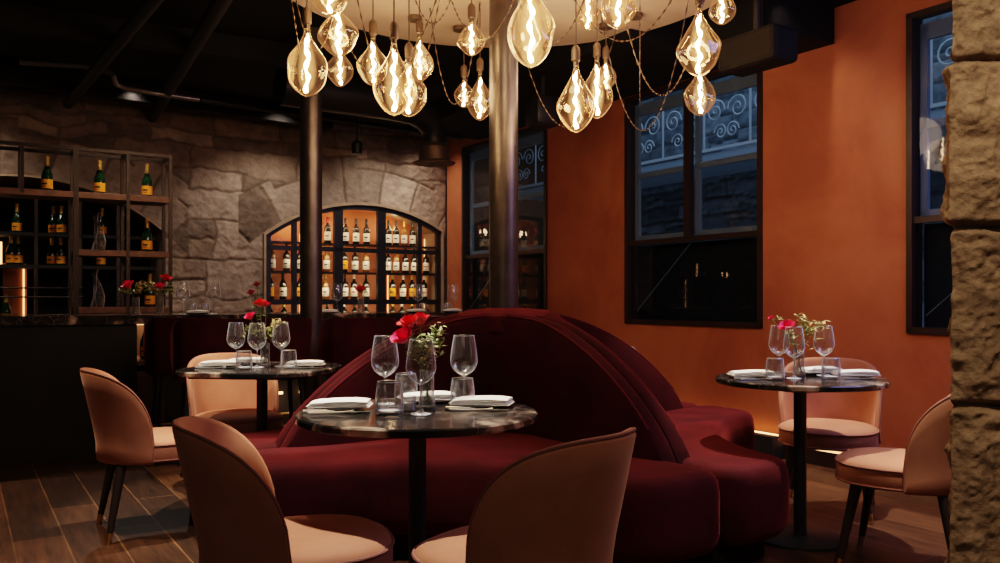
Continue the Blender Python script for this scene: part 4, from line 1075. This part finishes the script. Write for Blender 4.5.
for n_, (px, y1, y2, w_, Y, lb) in enumerate(BL):
    x = at(px, Y); zt = zz(y1, Y); zb = zz(y2, Y); h = zt - zb; r = w_ * Y / F / 2; rnd = random.Random(n_ * 13 + 5)
    t = thing('pendant_bulb', 'glowing amber glass pendant, ' + lb, 'pendant lamp', (x, Y, zb), group='glowing amber glass pendants'); bulb_xy.append((x, Y, zt))
    rr = r; q = MB(); prof = []; slender = h / (2 * r)
    for i in range(29):
        f = i / 28
        belly = .40 if slender > 1.4 else .47
        if f < belly: g = math.sin(f / belly * PI / 2) ** .62
        else:
            t_ = (f - belly) / (1 - belly); g = (math.cos(t_ * PI) * .5 + .5) ** (1.05 if slender > 1.5 else .75) * (1 - .13) + .13
        prof.append((max(r * g, .0005), f * h))
    seg = 36; vs = []
    ph = [rnd.uniform(0, 6.3) for _ in range(6)]
    for rr_, z in prof:
        f = z / h; amp = .085 * math.sin(PI * min(f * 1.15, 1))
        for k in range(seg):
            a = 2 * PI * k / seg
            d = amp * (math.cos(3 * a + ph[0] + f * 5) * .5 + math.cos(5 * a + ph[1] - f * 7) * .35 + math.cos(2 * a + ph[2] + f * 9) * .5 + .6 * math.sin(f * 16 + ph[3] + 2 * math.cos(a + ph[4])) * .5)
            vs.append((rr_ * (1 + d) * math.cos(a), rr_ * (1 + d) * math.sin(a), z))
    q.add(vs, [(i * seg + k, i * seg + (k + 1) % seg, (i + 1) * seg + (k + 1) % seg, (i + 1) * seg + k) for i in range(28) for k in range(seg)])
    obj('glass_bulb', q, 'bulbglass', t, angle=80)
    q = MB(); pts = []; fr = []
    for i in range(48):
        f = i / 47; a = f * 5.5 * PI; pts.append((r * .07 * math.sin(a + ph[0]), r * .07 * math.cos(a), h * (.07 + .84 * f))); fr.append(.0088 * (.8 + .3 * math.sin(f * 30)) * (1.0 if f < .93 else .6))
    q.tube(pts, [v_ * (.6 + r * 6) for v_ in fr], 7); fl = obj('filament', q, 'filament', t)
    q = MB(); q.lathe([(max(r * .58 * math.sin(PI * i_ / 14) ** .6 * (1.15 - .6 * i_ / 14), .0005), h * (.04 + .88 * i_ / 14)) for i_ in range(15)], 20, cap0=False, cap1=False); obj('added_glow_shell', q, 'halo', t, angle=80)  # added emissive shell imitating the haze of light inside the bulb
    q = MB(); q.lathe([(.013, h - .005), (.013, h + .015), (.021, h + .020), (.022, h + .075), (.016, h + .090), (.005, h + .10)], 18); obj('lamp_cap', q, 'cap', t)
    top = DISCZ - zb
    if top > h + .10: q = MB(); q.tube([(0, 0, h + .09), (0, 0, top)], .0035, 6); obj('cord', q, 'cord', t)
def chain(a, b, sag, label):
    a = Vector(a); b = Vector(b); L_ = (b - a).length + sag * 1.4; n = max(int(L_ / .010), 10); pts = []; rad = []
    for i in range(n + 1):
        f = i / n; p = a.lerp(b, f); p.z -= sag * 4 * f * (1 - f); pts.append(p); m_ = i % 5; rad.append({0: .0055, 1: .0035, 2: .0014, 3: .0014, 4: .0035}[m_])
    q = MB(); q.tube(pts, rad, 6); tag(obj('swag_chain', q, 'chain'), label, 'chain', 'swagged lamp chains')
def D(px, Y): return (at(px, Y), Y, DISCZ)
chs = [(D(278, 3.9) if False else (at(283, 4.05), 4.05, DISCZ - .0), (at(300, 4.0), 4.0, 2.28), .05, 'thin knotted chain hanging left of the far left pear bulb'),
 ((at(285, 4.1), 4.1, DISCZ), (at(345, 4.3), 4.3, DISCZ), .55, 'knotted chain looping above the far left pear bulb'),
 ((at(318, 4.5), 4.5, DISCZ), (at(450, 4.4), 4.4, DISCZ), .62, 'long knotted chain swagged across the left cluster'),
 ((at(352, 4.6), 4.6, DISCZ), (at(440, 5.0), 5.0, DISCZ), .68, 'deep knotted chain loop hanging behind the twin bulbs'),
 ((at(400, 4.2), 4.2, DISCZ), (at(470, 4.0), 4.0, DISCZ), .45, 'knotted chain loop left of the central column'),
 ((at(430, 5.2), 5.2, DISCZ), (at(480, 5.1), 5.1, DISCZ), .60, 'knotted chain loop near the tiniest bulb'),
 ((at(448, 4.9), 4.9, DISCZ), (at(540, 3.95), 3.95, DISCZ), .42, 'knotted chain passing before the central column'),
 ((at(500, 4.2), 4.2, DISCZ), (at(600, 4.3), 4.3, DISCZ), .50, 'knotted chain swagged right of the central column'),
 ((at(515, 5.4), 5.4, DISCZ), (at(620, 5.3), 5.3, DISCZ), .70, 'deep knotted chain loop behind the lowest centre right pear'),
 ((at(560, 4.6), 4.6, DISCZ), (at(690, 4.5), 4.5, DISCZ), .40, 'knotted chain swagged between centre right and far right bulbs'),
 ((at(600, 5.2), 5.2, DISCZ), (at(690, 4.9), 4.9, DISCZ), .78, 'deepest knotted chain loop before the middle window'),
 ((at(640, 5.4), 5.4, DISCZ), (at(640, 5.0), 5.0, DISCZ), .60, 'short knotted chain loop above the middle window'),
 ((at(612, 4.4), 4.4, DISCZ), (at(716, 4.2), 4.2, DISCZ), .75, 'knotted chain ending near the far right bulbs')]
for c in chs: chain(*c)
for i, (px, Y, lb) in enumerate(((415, 5.35, 'left of the central column'), (460, 5.55, 'nearest the central column'), (606, 5.5, 'above the centre right cluster'), (635, 5.3, 'right of the centre right cluster'))):
    q = MB(); q.lathe([(.045, 0), (.045, .028), (.0, .030)], 24); q.v = [(x + at(px, Y), y + Y, z + DISCZ - .030) for x, y, z in q.v]
    tag(obj('ceiling_rose', q, 'cap'), 'small round ceiling rose under the pale disc, ' + lb, 'ceiling rose', 'ceiling roses')

# ------------------------------------------------------------------ ceiling services
def pipe(name, a, b, r, m, label, cat='pipe', extra=None):
    q = MB(); q.tube([a, b] if extra is None else extra, r, 14); tag(obj(name, q, m), label, cat)
def P3(px, py, z): Y = (z - H) * F / (HY - py); return Vector((at(px, Y), Y, z))
pipe('ceiling_pipe', P3(68, 104, 2.86), P3(186, -40, 2.86), .045, 'panel', 'dark round pipe running across the ceiling toward the stone wall')
pipe('ceiling_pipe', P3(152, 118, 2.90), P3(240, -30, 2.90), .05, 'panel', 'second dark ceiling pipe ending at the stone wall, nearer the column')
pipe('ceiling_pipe', None, None, .022, 'silver_pipe', 'bent silver pipe with elbows under the black ceiling', extra=[P3(20, 62, 2.94), P3(80, 66, 2.94), P3(102, 70, 2.92), P3(113, 74, 2.88), P3(116, 84, 2.86), P3(126, 88, 2.86), P3(160, 94, 2.86), P3(199, 99.5, 2.86)])
pipe('ceiling_pipe', P3(201, 100, 2.86), P3(462, 138, 2.84), .022, 'black', 'thin black pipe crossing behind both steel columns')
for i, (pa, pb, lb) in enumerate(((( -20, 70), (330, 122), 'parallel to the stone wall'), ((-40, 10), (330, 62), 'nearer the camera, parallel to the stone wall'))):
    a = P3(*pa, 2.96); b = P3(*pb, 2.96); q = MB(); q.beam(a, b, .12, .16)
    o = tag(obj('ceiling_beam', q, 'matte_black', smooth=False), 'black ceiling beam ' + lb, 'beam'); o['kind'] = 'structure'
# ventilation outlet near the corner
Yv = 7.9; t = thing('round_air_outlet', 'black round air outlet hanging from a curved duct near the corner', 'air outlet', (at(434, Yv), Yv, zz(164, Yv)))
q = MB(); q.lathe([(.05, .0), (.19, .0), (.20, .012), (.14, .03), (.14, .15), (.10, .19)], 40, cap0=False, cap1=False); obj('hood', q, 'cap', t)
q = MB(); q.lathe([(.02, .012), (.05, .012), (.055, .02), (.10, .02), (.105, .012), (.13, .012)], 32, cap0=False, cap1=False); obj('diffuser_ring', q, 'steel', t)
q = MB(); zc = CEIL - zz(164, Yv); q.tube([(0, 0, .19), (0, 0, .30), (-.05, -.05, .40), (-.16, -.15, .48), (-.40, -.35, .50), (-1.2, -.9, .50)], [.10, .11, .13, .15, .16, .16], 24); obj('duct', q, 'black', t)
t = thing('ceiling_spotlight', 'small black spotlight fixed above the wine cabinet', 'spotlight', (at(357, 8.3), 8.3, zz(154, 8.3)))
q = MB(); q.lathe([(.05, 0), (.055, .10), (.03, .13)], 20); obj('can', q, 'black', t); q = MB(); q.tube([(0, 0, .12), (0, 0, CEIL - zz(154, 8.3))], .012, 8); obj('stem', q, 'black', t)
t = thing('speaker_box', 'black angled speaker box under the ceiling right of the central column', 'speaker', (at(543, 6.6), 6.6, zz(130, 6.6)))
q = MB(); q.box((0, 0, .14), (.24, .22, .24), .5, bev=.05); obj('housing', q, 'black', t); q = MB(); q.tube([(0, 0, .25), (0, 0, CEIL - zz(130, 6.6))], .015, 8); obj('bracket', q, 'black', t)
# ceiling drops along the orange wall
q = MB(); a = O(4.55, 2.94, .55); q.box(tuple(O(5.0, 2.93, .36)), (.60, .70, .24), math.atan2(-.843, .538)); t = obj('ceiling_duct', q, 'matte_black', smooth=False); tag(t, 'dark square duct box meeting the top of the orange wall', 'duct')
q = MB(); q.box(tuple(O(3.5, 2.95, .62)), (2.2, 1.1, .20), math.atan2(-.843, .538)); o = struct('ceiling_drop', q, 'matte_black', smooth=False)
q = MB(); q.box(tuple(O(1.6, 2.96, .5)), (1.5, .9, .18), math.atan2(-.843, .538)); o = struct('ceiling_drop_rear', q, 'matte_black', smooth=False)
Yh = 4.9; t = thing('heater_box', 'dark angular heater box hanging over the middle window', 'heater', (at(757, Yh), Yh, zz(72, Yh)), -1.0)
q = MB(); q.box((0, 0, .12), (.42, .22, .20), 0, bev=.03); obj('housing', q, 'matte_black', t, smooth=False); q = MB(); q.tube([(0, 0, .2), (0, 0, CEIL - zz(72, Yh))], .02, 8); obj('hanger', q, 'black', t)

# ------------------------------------------------------------------ lights
def light(kind, loc, energy, c, **k):
    d = bpy.data.lights.new(kind.lower() + '_light', kind); d.energy = energy; d.color = c
    tgt = k.pop('target', None)
    for a, b in k.items(): setattr(d, a, b)
    o = bpy.data.objects.new(kind.lower() + '_light', d); col.objects.link(o); o.location = loc
    if tgt is not None: o.rotation_euler = (Vector(tgt) - Vector(loc)).to_track_quat('-Z', 'Y').to_euler()
    return o
WARM = (1, .80, .62); AMB = (1, .62, .34); NEUT = (1, .90, .80)
def spot(loc, tgt, e, c=NEUT, size=60, blend=.3, r=.03): return light('SPOT', loc, e, c, target=tgt, spot_size=math.radians(size), spot_blend=blend, shadow_soft_size=r)
spot((T1[0] - .1, T1[1] + .25, 2.8), (T1[0], T1[1], .75), 300, size=34)
spot((T2[0] + .15, T2[1] + .1, 2.95), (T2[0] + .02, T2[1] + .05, .75), 290, size=38)
spot((T3[0] - .1, T3[1] - .1, 2.95), (T3[0], T3[1], .75), 270, size=44)
spot((-2.3, 3.6, 2.95), (-1.9, 4.0, 0), 150, c=WARM, size=60, blend=.15)
spot((1.6, 2.6, 2.95), (.9, 3.2, .4), 230, size=50, blend=.6)
spot((1.5, 5.2, 2.95), (1.3, 5.3, .4), 230, size=44, blend=.6)
spot((-.9, 3.0, 2.95), (-.9, 3.5, .4), 150, size=50, blend=.6)
# stone wall washers
for u_ in (.9, 2.2, 3.6, 5.0):
    p = S(u_, 2.95, .75); spot(tuple(p), tuple(S(u_, 1.2, 0)), 40, c=(1, .84, .72), size=110, blend=.9, r=.08)
# orange wall washers
for s_, e in ((.25, 25), (2.6, 105), (5.25, 98), (7.8, 30)):
    p = O(s_, 3.0, .60); spot(tuple(p), tuple(O(s_, 1.7, 0)), e * .80, c=(1, .82, .68), size=95, blend=.9, r=.08)
# pillar light
spot((.9, 1.0, 2.95), (1.4, 2.15, 1.3), 68, c=(1, .82, .66), size=80, blend=.8)
# pendants
for px, Y, z, e in ((330, 4.2, 2.2, 9), (400, 4.1, 2.1, 12), (475, 4.7, 2.25, 7), (531, 3.7, 2.3, 10), (592, 4.4, 2.1, 12), (700, 4.3, 2.2, 10)):
    light('POINT', (at(px, Y), Y, z), e * .32, AMB, shadow_soft_size=.12)
for dx, dy in ((-.6, .2), (.5, .4), (.1, -.7)): light('POINT', (CX + dx, CY + dy, 2.45), 5, (1, .74, .52), shadow_soft_size=.15)
light('AREA', (-.6, -.3, 2.4), 6, (1, .78, .6), target=(0, 2.6, .6), shape='RECTANGLE', size=2.5, size_y=1.2)  # added unseen fill behind the camera, for chair backs and pillar
# shelves
for u_ in (.6, 1.2, 1.8): light('POINT', tuple(S(u_, 1.95, -.22)), 2.2, AMB, shadow_soft_size=.05)
for z_ in (1.98, 1.62, 1.30, 1.02): light('AREA', tuple(S(1.1, z_, -.07)), 3.0, (1, .74, .48), target=tuple(S(1.1, z_ - .2, -.30)), shape='RECTANGLE', size=1.7, size_y=.03)
spot(tuple(R0_ + RD * .9 - RN * .5 + Vector((0, 0, 3.0))), tuple(R0_ + RD * .9 + Vector((0, 0, 1.6))), 40, c=WARM, size=85, blend=.8)
light('POINT', tuple(Bp(148, .5, .88)), 1.4, AMB, shadow_soft_size=.03)
light('POINT', tuple(Bp(285, .5, .25)), .8, AMB, shadow_soft_size=.05)
light('POINT', tuple(S(5.0, 1.5, -.3)), .8, AMB, shadow_soft_size=.05)
spot((-3.0, 7.0, 2.95), (-2.6, 6.2, 1.0), 45, size=70, blend=.6)
spot((-1.2, 6.9, 2.95), (-1.2, 6.8, 1.0), 40, size=70, blend=.6)
# blue lights added outside, brightening the building across the lane
light('AREA', tuple(O(4.2, 4.6, -1.5)), 95, (.55, .75, 1.0), target=tuple(O(4.2, 2.2, -3.6)), shape='RECTANGLE', size=10, size_y=1.0)
light('AREA', tuple(O(4.2, .3, -1.4)), 32, (.5, .72, 1.0), target=tuple(O(4.2, 2.3, -3.6)), shape='RECTANGLE', size=12, size_y=.6)
# cool fill from the right
light('AREA', (2.7, 3.5, 2.5), 22, (.46, .44, 1.0), target=(1.4, 4.2, .2), shape='RECTANGLE', size=1.4, size_y=1.0)

w = bpy.data.worlds.new('World'); scn.world = w; w.use_nodes = True
w.node_tree.nodes['Background'].inputs[0].default_value = (.30, .22, .18, 1); w.node_tree.nodes['Background'].inputs[1].default_value = .03

cam = bpy.data.cameras.new('camera'); co = bpy.data.objects.new('camera', cam); col.objects.link(co)
co.location = (0, 0, H); co.rotation_euler = (PI / 2, 0, 0); cam.sensor_width = 36; cam.lens = F / 1000 * 36; cam.shift_y = (HY - 281.5) / 1000; cam.clip_start = .05
scn.camera = co
scn.view_settings.view_transform = 'Filmic'; scn.view_settings.look = 'Medium High Contrast'; scn.view_settings.exposure = .25
scn.cycles.max_bounces = 8; scn.cycles.transparent_max_bounces = 24; scn.cycles.diffuse_bounces = 3; scn.cycles.glossy_bounces = 3
scn.cycles.sample_clamp_indirect = 3; scn.cycles.sample_clamp_direct = 0; scn.cycles.use_denoising = True; scn.cycles.caustics_reflective = False; scn.cycles.caustics_refractive = False
